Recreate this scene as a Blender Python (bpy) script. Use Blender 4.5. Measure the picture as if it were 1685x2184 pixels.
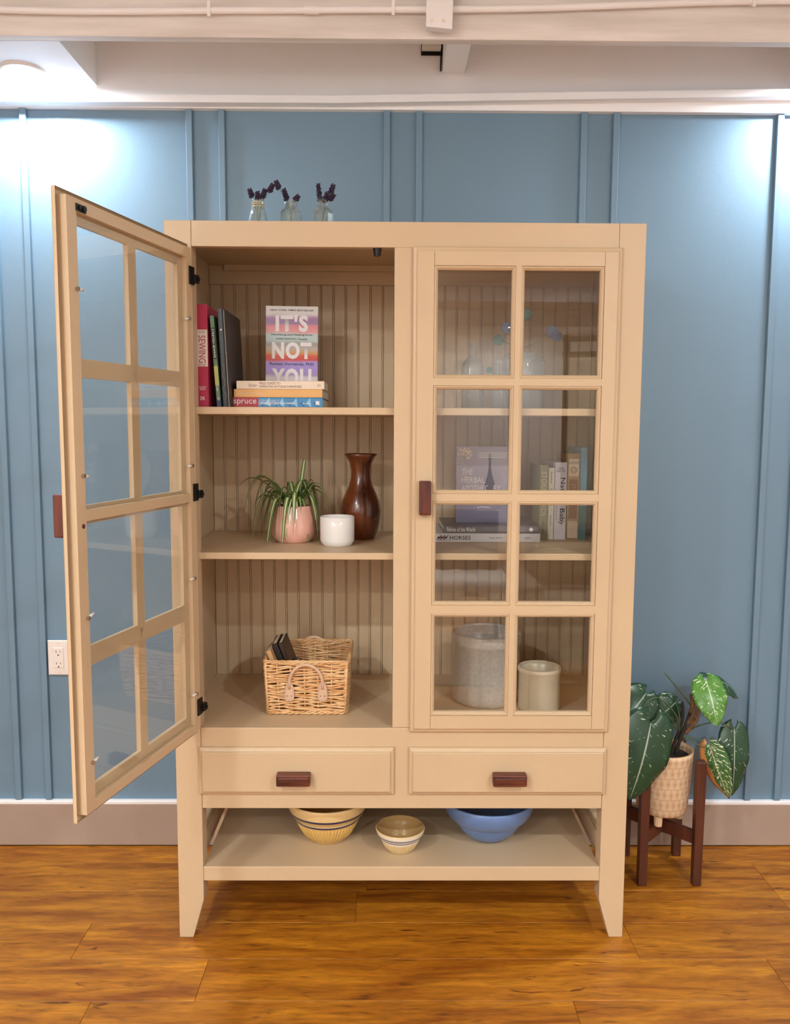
import bpy, math, random
from mathutils import Vector, Matrix, Euler
for o in list(bpy.data.objects): bpy.data.objects.remove(o)
SC = bpy.context.scene
COL = SC.collection
PI = math.pi
random.seed(7)

# ------------------------------------------------------------------ camera
cam = bpy.data.cameras.new('camera')
cam.sensor_fit = 'VERTICAL'
cam.sensor_height = 24.0
cam.lens = 1783.5 / 2184.0 * 24.0
cam.clip_start = 0.02
camo = bpy.data.objects.new('camera', cam)
COL.objects.link(camo)
PITCH, YAW, ROLL = 0.1023, 0.0089, 0.0049
cp, sp, cy, sy = math.cos(PITCH), math.sin(PITCH), math.cos(YAW), math.sin(YAW)
_f = Vector((sy * cp, cy * cp, -sp)); _r = Vector((cy, -sy, 0)); _u = _r.cross(_f)
_r2 = math.cos(ROLL) * _r + math.sin(ROLL) * _u
_u2 = -math.sin(ROLL) * _r + math.cos(ROLL) * _u
_m = Matrix((_r2, _u2, -_f)).transposed().to_4x4()
_m.translation = Vector((-0.0424, -2.1376, 1.3782))
camo.matrix_world = _m
SC.camera = camo

# ------------------------------------------------------------------ world, exposure
world = bpy.data.worlds.new('world'); SC.world = world
world.use_nodes = True
world.node_tree.nodes['Background'].inputs[0].default_value = (0.5, 0.5, 0.55, 1)
world.node_tree.nodes['Background'].inputs[1].default_value = 0.02
SC.view_settings.view_transform = 'Standard'
SC.view_settings.look = 'None'
SC.view_settings.gamma = 1.0
SC.view_settings.use_curve_mapping = False
SC.view_settings.exposure = 0.0

# power of the ceiling lamps and the added ambient uplight (built further down)
WALL_LAMP_W = 14.0
ROOM_LAMP_W = 42.0
FILL_UPLIGHT_W = 85.0
WALL_LAMP_C = (0.90, 0.96, 1.0)
ROOM_LAMP_C = (0.90, 0.975, 1.0)

# ------------------------------------------------------------------ helpers
def lin(c):
    return tuple((v / 12.92 if v <= 0.04045 else ((v + 0.055) / 1.055) ** 2.4) for v in c)
def S(r, g, b): return lin((r / 255, g / 255, b / 255))

class MB:
    def __init__(s): s.v = []; s.f = []; s.uv = {}; s.mi = []; s.cur = 0
    def face(s, idx): s.f.append(tuple(idx)); s.mi.append(s.cur)
    def box(s, x0, x1, y0, y1, z0, z1):
        n = len(s.v)
        s.v += [(x, y, z) for z in (z0, z1) for y in (y0, y1) for x in (x0, x1)]
        for q in ((0, 2, 3, 1), (4, 5, 7, 6), (0, 1, 5, 4), (2, 6, 7, 3), (0, 4, 6, 2), (1, 3, 7, 5)):
            s.face([n + i for i in q])
        return s
    def hexa(s, bot, top):
        n = len(s.v); s.v += list(bot) + list(top)
        for q in ((3, 2, 1, 0), (4, 5, 6, 7), (0, 1, 5, 4), (1, 2, 6, 5), (2, 3, 7, 6), (3, 0, 4, 7)):
            s.face([n + i for i in q])
        return s
    def lathe(s, prof, seg=32, c=(0, 0), sx=1.0, sy=1.0, rot=0.0, close=False):
        n = len(s.v); k = len(prof)
        for r, z in prof:
            for i in range(seg):
                a = 2 * PI * i / seg + rot
                s.v.append((c[0] + r * math.cos(a) * sx, c[1] + r * math.sin(a) * sy, z))
        for j in range(k - 1):
            for i in range(seg):
                i2 = (i + 1) % seg
                s.face((n + j * seg + i, n + j * seg + i2, n + (j + 1) * seg + i2, n + (j + 1) * seg + i))
        if close:
            s.face([n + i for i in range(seg)][::-1])
            s.face([n + (k - 1) * seg + i for i in range(seg)])
        return s
    def tube(s, pts, r, seg=6, caps=True, loop=False):
        pts = [Vector(p) for p in pts]; n = len(s.v); k = len(pts)
        rs = r if hasattr(r, '__len__') else [r] * k
        t0 = (pts[1] - pts[0]).normalized()
        up = Vector((0, 0, 1)) if abs(t0.z) < 0.9 else Vector((0, 1, 0))
        nrm = t0.cross(up).normalized()
        for i, p in enumerate(pts):
            if loop: t = pts[(i + 1) % k] - pts[i - 1]
            else: t = pts[min(i + 1, k - 1)] - pts[max(i - 1, 0)]
            t.normalize()
            nrm = (nrm - t * nrm.dot(t)).normalized()
            b = t.cross(nrm)
            for j in range(seg):
                a = 2 * PI * j / seg
                s.v.append(tuple(p + (nrm * math.cos(a) + b * math.sin(a)) * rs[i]))
        m = k if loop else k - 1
        for i in range(m):
            i2 = (i + 1) % k
            for j in range(seg):
                j2 = (j + 1) % seg
                s.face((n + i * seg + j, n + i * seg + j2, n + i2 * seg + j2, n + i2 * seg + j))
        if caps and not loop:
            s.face([n + j for j in range(seg)][::-1])
            s.face([n + (k - 1) * seg + j for j in range(seg)])
        return s
    def cyl(s, a, b, r, seg=16, r2=None):
        return s.tube([a, b], [r, r if r2 is None else r2], seg)
    def ring(s, x0, x1, z0, z1, prof, cap=False, closed=False):
        """loft of rectangles in the XZ plane; prof = [(inset, y), ...] facing -Y"""
        n = len(s.v); k = len(prof)
        for i, y in prof:
            s.v += [(x0 + i, y, z0 + i), (x1 - i, y, z0 + i), (x1 - i, y, z1 - i), (x0 + i, y, z1 - i)]
        m = k if closed else k - 1
        for j in range(m):
            j2 = (j + 1) % k
            for i in range(4):
                i2 = (i + 1) % 4
                s.face((n + j * 4 + i, n + j * 4 + i2, n + j2 * 4 + i2, n + j2 * 4 + i))
        if cap: s.face([n + (k - 1) * 4 + i for i in range(4)])
        return s
    def ellipsoid(s, c, rx, ry, rz, seg=6, rings=4, axis=None):
        n = len(s.v); c = Vector(c)
        M = Matrix.Identity(3)
        if axis is not None: M = Vector((0, 0, 1)).rotation_difference(Vector(axis)).to_matrix()
        vs = [Vector((0, 0, -rz))]
        for j in range(1, rings):
            ph = -PI / 2 + PI * j / rings
            for i in range(seg):
                a = 2 * PI * i / seg
                vs.append(Vector((rx * math.cos(ph) * math.cos(a), ry * math.cos(ph) * math.sin(a), rz * math.sin(ph))))
        vs.append(Vector((0, 0, rz)))
        s.v += [tuple(c + M @ p) for p in vs]
        for i in range(seg): s.face((n, n + 1 + (i + 1) % seg, n + 1 + i))
        for j in range(rings - 2):
            for i in range(seg):
                i2 = (i + 1) % seg
                s.face((n + 1 + j * seg + i, n + 1 + j * seg + i2, n + 1 + (j + 1) * seg + i2, n + 1 + (j + 1) * seg + i))
        L = n + len(vs) - 1; b = n + 1 + (rings - 2) * seg
        for i in range(seg): s.face((b + i, b + (i + 1) % seg, L))
        return s
    def prism(s, poly, y0, y1):
        """polygon in XZ (counter-clockwise seen from -Y) extruded along Y"""
        n = len(s.v); k = len(poly)
        s.v += [(x, y0, z) for x, z in poly] + [(x, y1, z) for x, z in poly]
        s.face([n + i for i in range(k)])
        s.face([n + k + i for i in range(k)][::-1])
        for i in range(k):
            i2 = (i + 1) % k
            s.face((n + i, n + k + i, n + k + i2, n + i2))
        return s
    def xform(s, M, start=0):
        for i in range(start, len(s.v)): s.v[i] = tuple(M @ Vector(s.v[i]))
        return s
    def build(s, name, mat, parent=None, smooth=False, bevel=0.0, loc=None, rot=None, subsurf=0, solid=0.0, uvs=None, seg=2):
        me = bpy.data.meshes.new(name)
        me.from_pydata(s.v, [], s.f); me.validate(); 
        mats = mat if isinstance(mat, (list, tuple)) else [mat]
        for m in mats: me.materials.append(m)
        if len(mats) > 1 and len(s.mi) == len(me.polygons):
            me.polygons.foreach_set('material_index', s.mi)
        if smooth: me.polygons.foreach_set('use_smooth', [True] * len(me.polygons))
        if uvs is not None:
            ul = me.uv_layers.new(name='UVMap')
            for l in me.loops: ul.data[l.index].uv = uvs[l.vertex_index]
        me.update()
        o = bpy.data.objects.new(name, me); COL.objects.link(o)
        if parent: o.parent = parent
        if loc: o.location = loc
        if rot: o.rotation_euler = rot
        if solid:
            m = o.modifiers.new('solid', 'SOLIDIFY'); m.thickness = solid; m.offset = 0
        if bevel:
            m = o.modifiers.new('bevel', 'BEVEL'); m.width = bevel; m.segments = seg; m.limit_method = 'ANGLE'; m.angle_limit = math.radians(40)
        if subsurf:
            m = o.modifiers.new('sub', 'SUBSURF'); m.levels = subsurf; m.render_levels = subsurf
        return o

def tag(o, label=None, cat=None, group=None, kind=None):
    if label: o['label'] = label
    if cat: o['category'] = cat
    if group: o['group'] = group
    if kind: o['kind'] = kind
    return o
def thing(name, label, cat, loc=(0, 0, 0), rot=(0, 0, 0), group=None):
    o = bpy.data.objects.new(name, None); COL.objects.link(o)
    o.empty_display_size = 0.05
    o.location = loc; o.rotation_euler = rot
    return tag(o, label, cat, group)
def struct(o): o['kind'] = 'structure'; return o
def box(name, mat, parent, *b, **k): return MB().box(*b).build(name, mat, parent, **k)

# ------------------------------------------------------------------ materials
def mat(name, color, rough=0.5, metal=0.0, spec=0.5, var=0.0, scale=(8, 8, 8), bump=0.0, bscale=(60, 60, 60), coat=0.0, color2=None, detail=4, emit=None, estr=0.0, subs=0.0):
    m = bpy.data.materials.new(name); m.use_nodes = True
    nt = m.node_tree; N = nt.nodes; L = nt.links
    p = N['Principled BSDF']
    p.inputs['Base Color'].default_value = (*color, 1)
    p.inputs['Roughness'].default_value = rough
    p.inputs['Metallic'].default_value = metal
    p.inputs['Specular IOR Level'].default_value = spec
    p.inputs['Coat Weight'].default_value = coat
    if emit:
        p.inputs['Emission Color'].default_value = (*emit, 1); p.inputs['Emission Strength'].default_value = estr
    tc = N.new('ShaderNodeTexCoord')
    if var or color2:
        mp = N.new('ShaderNodeMapping'); mp.inputs['Scale'].default_value = scale
        L.new(tc.outputs['Object'], mp.inputs[0])
        nz = N.new('ShaderNodeTexNoise'); nz.inputs['Scale'].default_value = 1.0; nz.inputs['Detail'].default_value = detail
        L.new(mp.outputs[0], nz.inputs['Vector'])
        rp = N.new('ShaderNodeValToRGB'); rp.color_ramp.elements[0].position = 0.3; rp.color_ramp.elements[1].position = 0.7
        c1 = color2 if color2 else tuple(c * (1 - var) for c in color)
        c2 = color if color2 else tuple(min(1, c * (1 + var)) for c in color)
        rp.color_ramp.elements[0].color = (*c1, 1); rp.color_ramp.elements[1].color = (*c2, 1)
        L.new(nz.outputs[0], rp.inputs[0]); L.new(rp.outputs[0], p.inputs['Base Color'])
    if bump:
        mp2 = N.new('ShaderNodeMapping'); mp2.inputs['Scale'].default_value = bscale
        L.new(tc.outputs['Object'], mp2.inputs[0])
        n2 = N.new('ShaderNodeTexNoise'); n2.inputs['Scale'].default_value = 1.0; n2.inputs['Detail'].default_value = 5
        L.new(mp2.outputs[0], n2.inputs['Vector'])
        b = N.new('ShaderNodeBump'); b.inputs['Strength'].default_value = bump; b.inputs['Distance'].default_value = 0.002
        L.new(n2.outputs[0], b.inputs['Height']); L.new(b.outputs[0], p.inputs['Normal'])
    return m

def glassmat(name, tint=(1, 1, 1), r0=0.06, rough=0.0, haze=0.0, power=5.0, gain=1.0):
    """thin clear glass: straight transmission plus Fresnel (Schlick) mirror reflection"""
    m = bpy.data.materials.new(name); m.use_nodes = True
    nt = m.node_tree; N = nt.nodes; L = nt.links; N.remove(N['Principled BSDF'])
    out = N['Material Output']
    tr = N.new('ShaderNodeBsdfTransparent'); tr.inputs[0].default_value = (*tint, 1)
    gl = N.new('ShaderNodeBsdfGlossy'); gl.inputs['Roughness'].default_value = rough
    lw = N.new('ShaderNodeLayerWeight'); lw.inputs['Blend'].default_value = 0.5
    pw = N.new('ShaderNodeMath'); pw.operation = 'POWER'; pw.inputs[1].default_value = power
    L.new(lw.outputs['Facing'], pw.inputs[0])
    ma = N.new('ShaderNodeMath'); ma.operation = 'MULTIPLY_ADD'; ma.inputs[1].default_value = (1 - r0) * gain; ma.inputs[2].default_value = r0
    L.new(pw.outputs[0], ma.inputs[0])
    mx = N.new('ShaderNodeMixShader'); L.new(ma.outputs[0], mx.inputs[0]); L.new(tr.outputs[0], mx.inputs[1]); L.new(gl.outputs[0], mx.inputs[2])
    last = mx
    if haze:
        df = N.new('ShaderNodeBsdfDiffuse'); df.inputs[0].default_value = (0.85, 0.85, 0.85, 1)
        m2 = N.new('ShaderNodeMixShader'); m2.inputs[0].default_value = haze
        L.new(mx.outputs[0], m2.inputs[1]); L.new(df.outputs[0], m2.inputs[2]); last = m2
    L.new(last.outputs[0], out.inputs[0])
    return m

def woodmat(name, ca, cb, cc=None, scale=(2.0, 30, 30), rough=0.4, rnd=0.0, bump=0.15, coat=0.0):
    m = bpy.data.materials.new(name); m.use_nodes = True
    nt = m.node_tree; N = nt.nodes; L = nt.links; p = N['Principled BSDF']
    p.inputs['Roughness'].default_value = rough; p.inputs['Coat Weight'].default_value = coat
    tc = N.new('ShaderNodeTexCoord'); oi = N.new('ShaderNodeObjectInfo')
    sc = N.new('ShaderNodeVectorMath'); sc.operation = 'SCALE'; sc.inputs[0].default_value = (13.7, 7.1, 5.3)
    L.new(oi.outputs['Random'], sc.inputs['Scale'])
    ad = N.new('ShaderNodeVectorMath'); ad.operation = 'ADD'
    L.new(tc.outputs['Object'], ad.inputs[0]); L.new(sc.outputs[0], ad.inputs[1])
    mp = N.new('ShaderNodeMapping'); mp.inputs['Scale'].default_value = scale; L.new(ad.outputs[0], mp.inputs[0])
    n1 = N.new('ShaderNodeTexNoise'); n1.inputs['Scale'].default_value = 1.0; n1.inputs['Detail'].default_value = 6; n1.inputs['Distortion'].default_value = 0.6
    L.new(mp.outputs[0], n1.inputs['Vector'])
    rp = N.new('ShaderNodeValToRGB'); e = rp.color_ramp.elements
    e[0].position = 0.30; e[0].color = (*ca, 1); e[1].position = 0.72; e[1].color = (*cb, 1)
    L.new(n1.outputs[0], rp.inputs[0])
    last = rp.outputs[0]
    if cc:
        mp3 = N.new('ShaderNodeMapping'); mp3.inputs['Scale'].default_value = (scale[0] * 2.2, scale[1] * 1.6, scale[2]); L.new(ad.outputs[0], mp3.inputs[0])
        n3 = N.new('ShaderNodeTexNoise'); n3.inputs['Scale'].default_value = 1.0; n3.inputs['Detail'].default_value = 3; n3.inputs['Distortion'].default_value = 1.5
        L.new(mp3.outputs[0], n3.inputs['Vector'])
        r3 = N.new('ShaderNodeValToRGB'); r3.color_ramp.elements[0].position = 0.64; r3.color_ramp.elements[0].color = (0, 0, 0, 1); r3.color_ramp.elements[1].position = 0.75; r3.color_ramp.elements[1].color = (1, 1, 1, 1)
        L.new(n3.outputs[0], r3.inputs[0])
        mx = N.new('ShaderNodeMix'); mx.data_type = 'RGBA'; L.new(r3.outputs[0], mx.inputs[0]); L.new(last, mx.inputs[6]); mx.inputs[7].default_value = (*cc, 1)
        last = mx.outputs[2]
    if rnd:
        mpf = N.new('ShaderNodeMapping'); mpf.inputs['Scale'].default_value = (scale[0] * 5, scale[1] * 4.5, scale[2] * 4); L.new(ad.outputs[0], mpf.inputs[0])
        nf = N.new('ShaderNodeTexNoise'); nf.inputs['Scale'].default_value = 1.0; nf.inputs['Detail'].default_value = 5; nf.inputs['Distortion'].default_value = 0.8; L.new(mpf.outputs[0], nf.inputs['Vector'])
        rf = N.new('ShaderNodeMapRange'); rf.inputs[1].default_value = 0.3; rf.inputs[2].default_value = 0.7; rf.inputs[3].default_value = 0.72; rf.inputs[4].default_value = 1.25; L.new(nf.outputs[0], rf.inputs[0])
        hf = N.new('ShaderNodeHueSaturation'); L.new(rf.outputs[0], hf.inputs['Value']); L.new(last, hf.inputs['Color']); last = hf.outputs[0]
        mpk = N.new('ShaderNodeMapping'); mpk.inputs['Scale'].default_value = (scale[0] * 4.0, scale[1] * 2.4, scale[2] * 2); L.new(ad.outputs[0], mpk.inputs[0])
        nk = N.new('ShaderNodeTexNoise'); nk.inputs['Scale'].default_value = 1.0; nk.inputs['Detail'].default_value = 2; L.new(mpk.outputs[0], nk.inputs['Vector'])
        rk_ = N.new('ShaderNodeMapRange'); rk_.inputs[1].default_value = 0.72; rk_.inputs[2].default_value = 0.80; rk_.inputs[4].default_value = 0.8; L.new(nk.outputs[0], rk_.inputs[0])
        mk = N.new('ShaderNodeMix'); mk.data_type = 'RGBA'; L.new(rk_.outputs[0], mk.inputs[0]); L.new(last, mk.inputs[6]); mk.inputs[7].default_value = (*S(64, 26, 4), 1); last = mk.outputs[2]
        mr = N.new('ShaderNodeMapRange'); mr.inputs[3].default_value = 1 - rnd; mr.inputs[4].default_value = 1 + rnd
        L.new(oi.outputs['Random'], mr.inputs[0])
        hs = N.new('ShaderNodeHueSaturation'); L.new(mr.outputs[0], hs.inputs['Value']); L.new(last, hs.inputs['Color']); last = hs.outputs[0]
    L.new(last, p.inputs['Base Color'])
    if bump:
        b = N.new('ShaderNodeBump'); b.inputs['Strength'].default_value = bump; b.inputs['Distance'].default_value = 0.001
        L.new(n1.outputs[0], b.inputs['Height']); L.new(b.outputs[0], p.inputs['Normal'])
    return m

M = {}
M['tan'] = mat('tan_paint', S(204, 178, 144), rough=0.42, var=0.035, scale=(3, 3, 3), bump=0.12, bscale=(160, 160, 18))
M['tan_edge'] = mat('tan_paint_edge', S(204, 178, 144), rough=0.45)
M['blue'] = mat('blue_wall_paint', S(113, 142, 164), rough=0.45, var=0.03, scale=(2, 2, 1.5), bump=0.10, bscale=(240, 240, 240))
M['white'] = mat('white_paint', S(247, 245, 247), rough=0.55, var=0.03, scale=(3, 3, 3), bump=0.2, bscale=(40, 160, 160))
M['white_beam'] = mat('worn_white_paint', S(242, 236, 232), rough=0.6, color2=S(214, 206, 200), scale=(2.5, 30, 26), bump=0.35, bscale=(14, 120, 120), detail=8)
M['ceil'] = mat('ceiling_paint', S(234, 226, 212), rough=0.7, var=0.03)
M['offwhite'] = mat('warm_wall_paint', S(236, 232, 230), rough=0.7, var=0.03)
M['taupe'] = mat('taupe_baseboard_paint', S(172, 152, 138), rough=0.45, var=0.03, bump=0.1)
M['black'] = mat('black_metal', S(22, 20, 22), rough=0.35, metal=0.3)
M['dark'] = mat('dark_void', S(14, 12, 12), rough=0.9)
M['chrome'] = mat('steel', S(190, 184, 176), rough=0.25, metal=1.0)
M['plastic'] = mat('clear_plastic', S(225, 222, 215), rough=0.15)
M['rosewood'] = woodmat('rosewood', S(64, 28, 20), S(122, 62, 42), scale=(6, 60, 60), rough=0.4)
M['rosewood_v'] = woodmat('rosewood_upright', S(64, 26, 18), S(118, 54, 36), scale=(60, 60, 6), rough=0.4)
M['walnut'] = woodmat('walnut_stand', S(62, 30, 20), S(98, 52, 36), scale=(40, 40, 3), rough=0.4)
M['floor'] = woodmat('oak_planks', S(136, 72, 8), S(196, 128, 30), cc=S(96, 48, 8), scale=(3.2, 24, 24), rough=0.42, rnd=0.06, bump=0.12)
M['pane'] = glassmat('window_glass', tint=(0.985, 0.99, 0.985))
M['outlet'] = mat('outlet_white', S(236, 228, 222), rough=0.3)
M['lamp'] = mat('lamp_lens', (1, 1, 1), rough=0.4, emit=(1.0, 0.95, 0.88), estr=14.0)
M['paper'] = mat('book_pages', S(226, 212, 188), rough=0.8, var=0.08, scale=(2, 2, 600))
M['ink'] = mat('black_ink', S(28, 24, 26), rough=0.6)
M['inkwhite'] = mat('white_ink', S(238, 232, 232), rough=0.5)
M['inkred'] = mat('red_ink', S(168, 40, 66), rough=0.5)
M['inkbrown'] = mat('brown_ink', S(92, 40, 36), rough=0.5)
M['inkgrey'] = mat('grey_ink', S(150, 140, 132), rough=0.5)
M['inkgold'] = mat('gold_ink', S(190, 156, 100), rough=0.4)
M['inkblue'] = mat('navy_ink', S(44, 46, 84), rough=0.5)

def cover(name, rgb, rough=0.4, var=0.04): return mat(name, S(*rgb), rough=rough, var=var, scale=(20, 20, 20))

# ------------------------------------------------------------------ room shell
RX0, RX1, RY0, RY1 = -2.3, 2.6, -8.8, 0.51
CZ = 2.475
fl = struct(box('floor', M['floor'], None, RX0, RX1, RY0, RY1, -0.05, -0.004))
PW = 0.16
joints = {0: [1.12], 1: [-0.128, 1.12], 2: [-0.86, 0.62], 3: [-0.502, 0.95], 4: [-0.75, 0.41]}
row = 0
ytop = 0.227 + 2 * PW
plank_cache = {}
while ytop > RY0:
    k = row - 1            # row 0 is against the wall
    yb, yt = ytop - PW, min(ytop, RY1 - 0.001)
    js = joints.get(k)
    if js: 
        js = sorted(js); ext = js[0]
        while ext > RX0: ext -= 1.22; js.insert(0, ext)
        ext = js[-1]
        while ext < RX1: ext += 1.22; js.append(ext)
    else:
        s0 = RX0 - random.random() * 1.2; js = [s0 + i * 1.22 for i in range(7)]
    for a, b in zip(js[:-1], js[1:]):
        a2, b2 = max(a, RX0), min(b, RX1)
        if b2 - a2 < 0.02: continue
        L_ = round(b2 - a2 - 0.0008, 4); W_ = round(yt - yb - 0.0008, 4)
        key = (L_, W_)
        if key not in plank_cache:
            o = MB().box(-L_ / 2, L_ / 2, -W_ / 2, W_ / 2, -0.004, 0.0).build('floor_plank', M['floor'], fl, bevel=0.0006, seg=1)
            plank_cache[key] = o
        else:
            o = plank_cache[key].copy(); COL.objects.link(o)
        o.location = ((a2 + b2) / 2, (yb + yt) / 2, 0)
    ytop -= PW; row += 1

wb = struct(box('wall_back', M['blue'], None, RX0, RX1, RY1, RY1 + 0.1, 0, 2.7))
bat = None
for i in range(-3, 5):
    for d in (-0.049, 0.049):
        x = i * 0.598 + d
        if not (RX0 + 0.02 < x < RX1 - 0.02): continue
        if bat is None:
            bat = MB().box(-0.0095, 0.0095, -0.014, 0.0, 0, 2.20).build('batten', M['blue'], wb, bevel=0.0015); o = bat
        else:
            o = bat.copy(); COL.objects.link(o)
        o.location = (x, RY1, 0.157)
struct(box('wall_left', M['offwhite'], None, RX0 - 0.1, RX0, RY0, RY1 + 0.1, 0, 2.7))
struct(box('wall_right', M['offwhite'], None, RX1, RX1 + 0.1, RY0, RY1 + 0.1, 0, 2.7))
struct(box('wall_front', M['offwhite'], None, RX0 - 0.1, RX1 + 0.1, RY0 - 0.1, RY0, 0, 2.7))
bb = struct(box('baseboard_back', M['taupe'], None, RX0, RX1, RY1 - 0.016, RY1, 0.003, 0.143, bevel=0.002))
box('white_cap', M['white'], bb, RX0, RX1, RY1 - 0.019, RY1, 0.143, 0.156, bevel=0.003)
box('shadow_gap', M['dark'], bb, RX0, RX1, RY1 - 0.012, RY1, 0.0, 0.003)

ce = struct(box('ceiling', M['ceil'], None, RX0, RX1, RY0, RY1 + 0.1, CZ + 0.09, CZ + 0.2))
# plate running along the top of the blue wall, not quite level
t1 = MB()
xs = [RX0, -0.2, 1.1, RX1]; zs = [2.323, 2.330, 2.359, 2.366]
for (xa, za), (xb, zb) in zip(zip(xs, zs), list(zip(xs, zs))[1:]):
    t1.hexa([(xa, 0.452, za), (xb, 0.452, zb), (xb, RY1, zb), (xa, RY1, za)],
            [(xa, 0.452, za + 0.021), (xb, 0.452, zb + 0.021), (xb, RY1, zb + 0.021), (xa, RY1, za + 0.021)])
struct(t1.build('trim_1', M['white'], None))
# white rim board above the plate
struct(box('trim_2', M['white'], None, RX0, RX1, RY1 - 0.022, RY1, 2.325, CZ + 0.09))
# lowered soffit panels at both ends, with the downlights
SZ = 2.386
struct(box('trim_3', M['white'], None, RX0, -0.916, 0.196, RY1 - 0.022, SZ, CZ + 0.09))
struct(box('trim_4', M['white'], None, 1.16, RX1, 0.196, RY1 - 0.022, SZ + 0.008, CZ + 0.09))
# beam along the wall
bm = thing('ceiling_beam', 'worn whitewashed timber beam running along the ceiling in front of the blue wall', 'beam', (0, 0.18, SZ))
box('beam_timber', M['white_beam'], bm, RX0 + 0.01, RX1 - 0.01, -0.015, 0.015, 0.0, CZ + 0.09 - SZ, bevel=0.002)
jo = thing('ceiling_joist', 'short white joist between the ceiling beam and the blue wall', 'joist', (0.147, 0.35, 2.428))
MB().hexa([(-0.029, -0.155, 0.0), (0.037, -0.155, 0.0), (0.035, 0.138, 0.0), (-0.031, 0.138, 0.0)],
          [(-0.029, -0.155, 0.136), (0.037, -0.155, 0.136), (0.035, 0.138, 0.136), (-0.031, 0.138, 0.136)]).build('joist_timber', M['white'], jo, bevel=0.001)
no = thing('boxed_opening', 'small pale block set in a dark notch beside the ceiling joist', 'block', (0.083, 0.47, 2.48))
box('dark_notch', M['dark'], no, -0.031, 0.034, 0.012, 0.0165, 0.0, 0.082)
box('pale_block', M['ceil'], no, -0.029, 0.027, -0.02, 0.011, 0.010, 0.08)
MB().prism([(0.026, -0.045), (0.029, -0.045), (0.034, 0.08), (0.028, 0.08)], 0.008, 0.0165).build('dark_crack', M['dark'], no)
st = thing('brace_board', 'white sawn board hanging from the ceiling across the conduit pipe and beam', 'board', (0.085, 0.1275, 2.392))
MB().hexa([(-0.034, -0.0155, 0.002), (0.033, -0.0155, -0.004), (0.033, 0.0105, -0.004), (-0.034, 0.0105, 0.002)],
          [(-0.032, -0.0155, 0.172), (0.037, -0.0155, 0.172), (0.037, 0.0105, 0.172), (-0.032, 0.0105, 0.172)]).build('board', M['white'], st, bevel=0.0015)
for dx in (-0.019, 0.010):
    MB().cyl((dx, -0.0172, 0.016), (dx, -0.0150, 0.016), 0.0045, 12).build('screw_head', M['ceil'], st)

cd = thing('conduit_pipe', 'white painted conduit pipe strapped along the top of the ceiling beam', 'pipe', (0, 0.148, 2.458))
pts = []
for i in range(80):
    x = -2.2 + i * 4.7 / 79
    z = -0.010 - 0.006 * math.cos((x + 0.55) * 2.2) + 0.018 * max(0, x + 0.3) - 0.004 * math.sin(x * 5)
    pts.append((x, 0, min(z, 0.03)))
MB().tube(pts, 0.0085, 10).build('pipe', M['white'], cd, smooth=True)
def pz(x): return min(pts, key=lambda p: abs(p[0] - x))[2]
MB().tube([(-0.262, 0, pz(-0.25)), (-0.225, 0, pz(-0.235))], 0.0105, 12).build('coupling', M['white'], cd, smooth=False)
for x in (-1.6, -0.508, -0.033, 0.9, 1.6):
    m = MB()
    m.box(x - 0.004, x + 0.004, -0.0105, -0.0085, pz(x) - 0.018, pz(x) + 0.02)
    m.tube([(x - 0.0042, 0, pz(x)), (x + 0.0042, 0, pz(x))], 0.0102, 12)
    m.build('pipe_strap', M['white'], cd)

# ------------------------------------------------------------------ lamps
def downlight(name, label, group, loc, r, watts, colr, spread=PI):
    t = thing(name, label, 'light', loc, group=group)
    MB().lathe([(r * 0.80, 0.0), (r * 0.80, -0.004), (r * 0.86, -0.007), (r * 0.98, -0.006), (r * 1.0, 0.0)], 40).build('trim_ring', M['outlet'], t, smooth=True)
    MB().lathe([(0.0005, -0.004), (r * 0.5, -0.004), (r * 0.80, -0.003)], 40).build('lens', M['lamp'], t, smooth=True)
    ld = bpy.data.lights.new('downlight_bulb', 'AREA'); ld.shape = 'DISK'; ld.size = r * 1.5; ld.energy = watts; ld.color = colr; ld.spread = spread
    lo = bpy.data.objects.new('downlight_bulb', ld); COL.objects.link(lo); lo.parent = t; lo.location = (0, 0, -0.0085)
    return t
downlight('downlight', 'glowing round downlight in the soffit above the open cabinet door', 'soffit downlights', (-1.09, 0.38, SZ), 0.062, WALL_LAMP_W, WALL_LAMP_C)
downlight('downlight', 'round downlight in the soffit above the leafy floor plant', 'soffit downlights', (1.27, 0.38, SZ + 0.008), 0.062, WALL_LAMP_W, WALL_LAMP_C)
for x in (-1.45, 1.45):
    for y in (-2.4, -3.85, -8.0):
        lab = 'round downlight over the empty half of the room'
        if x > 0: lab = {-2.4: 'round ceiling downlight above the grey chair and taupe sofa', -3.85: 'round ceiling downlight behind the taupe sofa, above the wooden rack', -8.0: 'distant ceiling downlight mirrored in the upper panes of the closed door'}[y]
        downlight('downlight', lab, 'main ceiling downlights', (x, y, CZ + 0.09), 0.075, ROOM_LAMP_W, ROOM_LAMP_C)

# invented uplight, added for ambient fill bounced off the ceiling, away from the cabinet
fl_ = thing('added_uplight', 'added black uplighter for ambient fill, shaped like a tall floor lamp, out of view', 'lamp', (-1.75, -4.6, 0))
MB().lathe([(0.0005, 0.0), (0.14, 0.0), (0.14, 0.012), (0.10, 0.022), (0.015, 0.028)], 32).build('base', M['black'], fl_, smooth=True)
MB().cyl((0, 0, 0.02), (0, 0, 1.70), 0.011, 14).build('pole', M['black'], fl_, smooth=True)
MB().lathe([(0.012, 1.69), (0.05, 1.70), (0.12, 1.75), (0.16, 1.80), (0.157, 1.80), (0.118, 1.757), (0.05, 1.708), (0.001, 1.703)], 32).build('shade', M['outlet'], fl_, smooth=True)
ld = bpy.data.lights.new('added_uplight_bulb', 'AREA'); ld.shape = 'DISK'; ld.size = 0.2; ld.energy = FILL_UPLIGHT_W; ld.color = ROOM_LAMP_C
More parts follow.
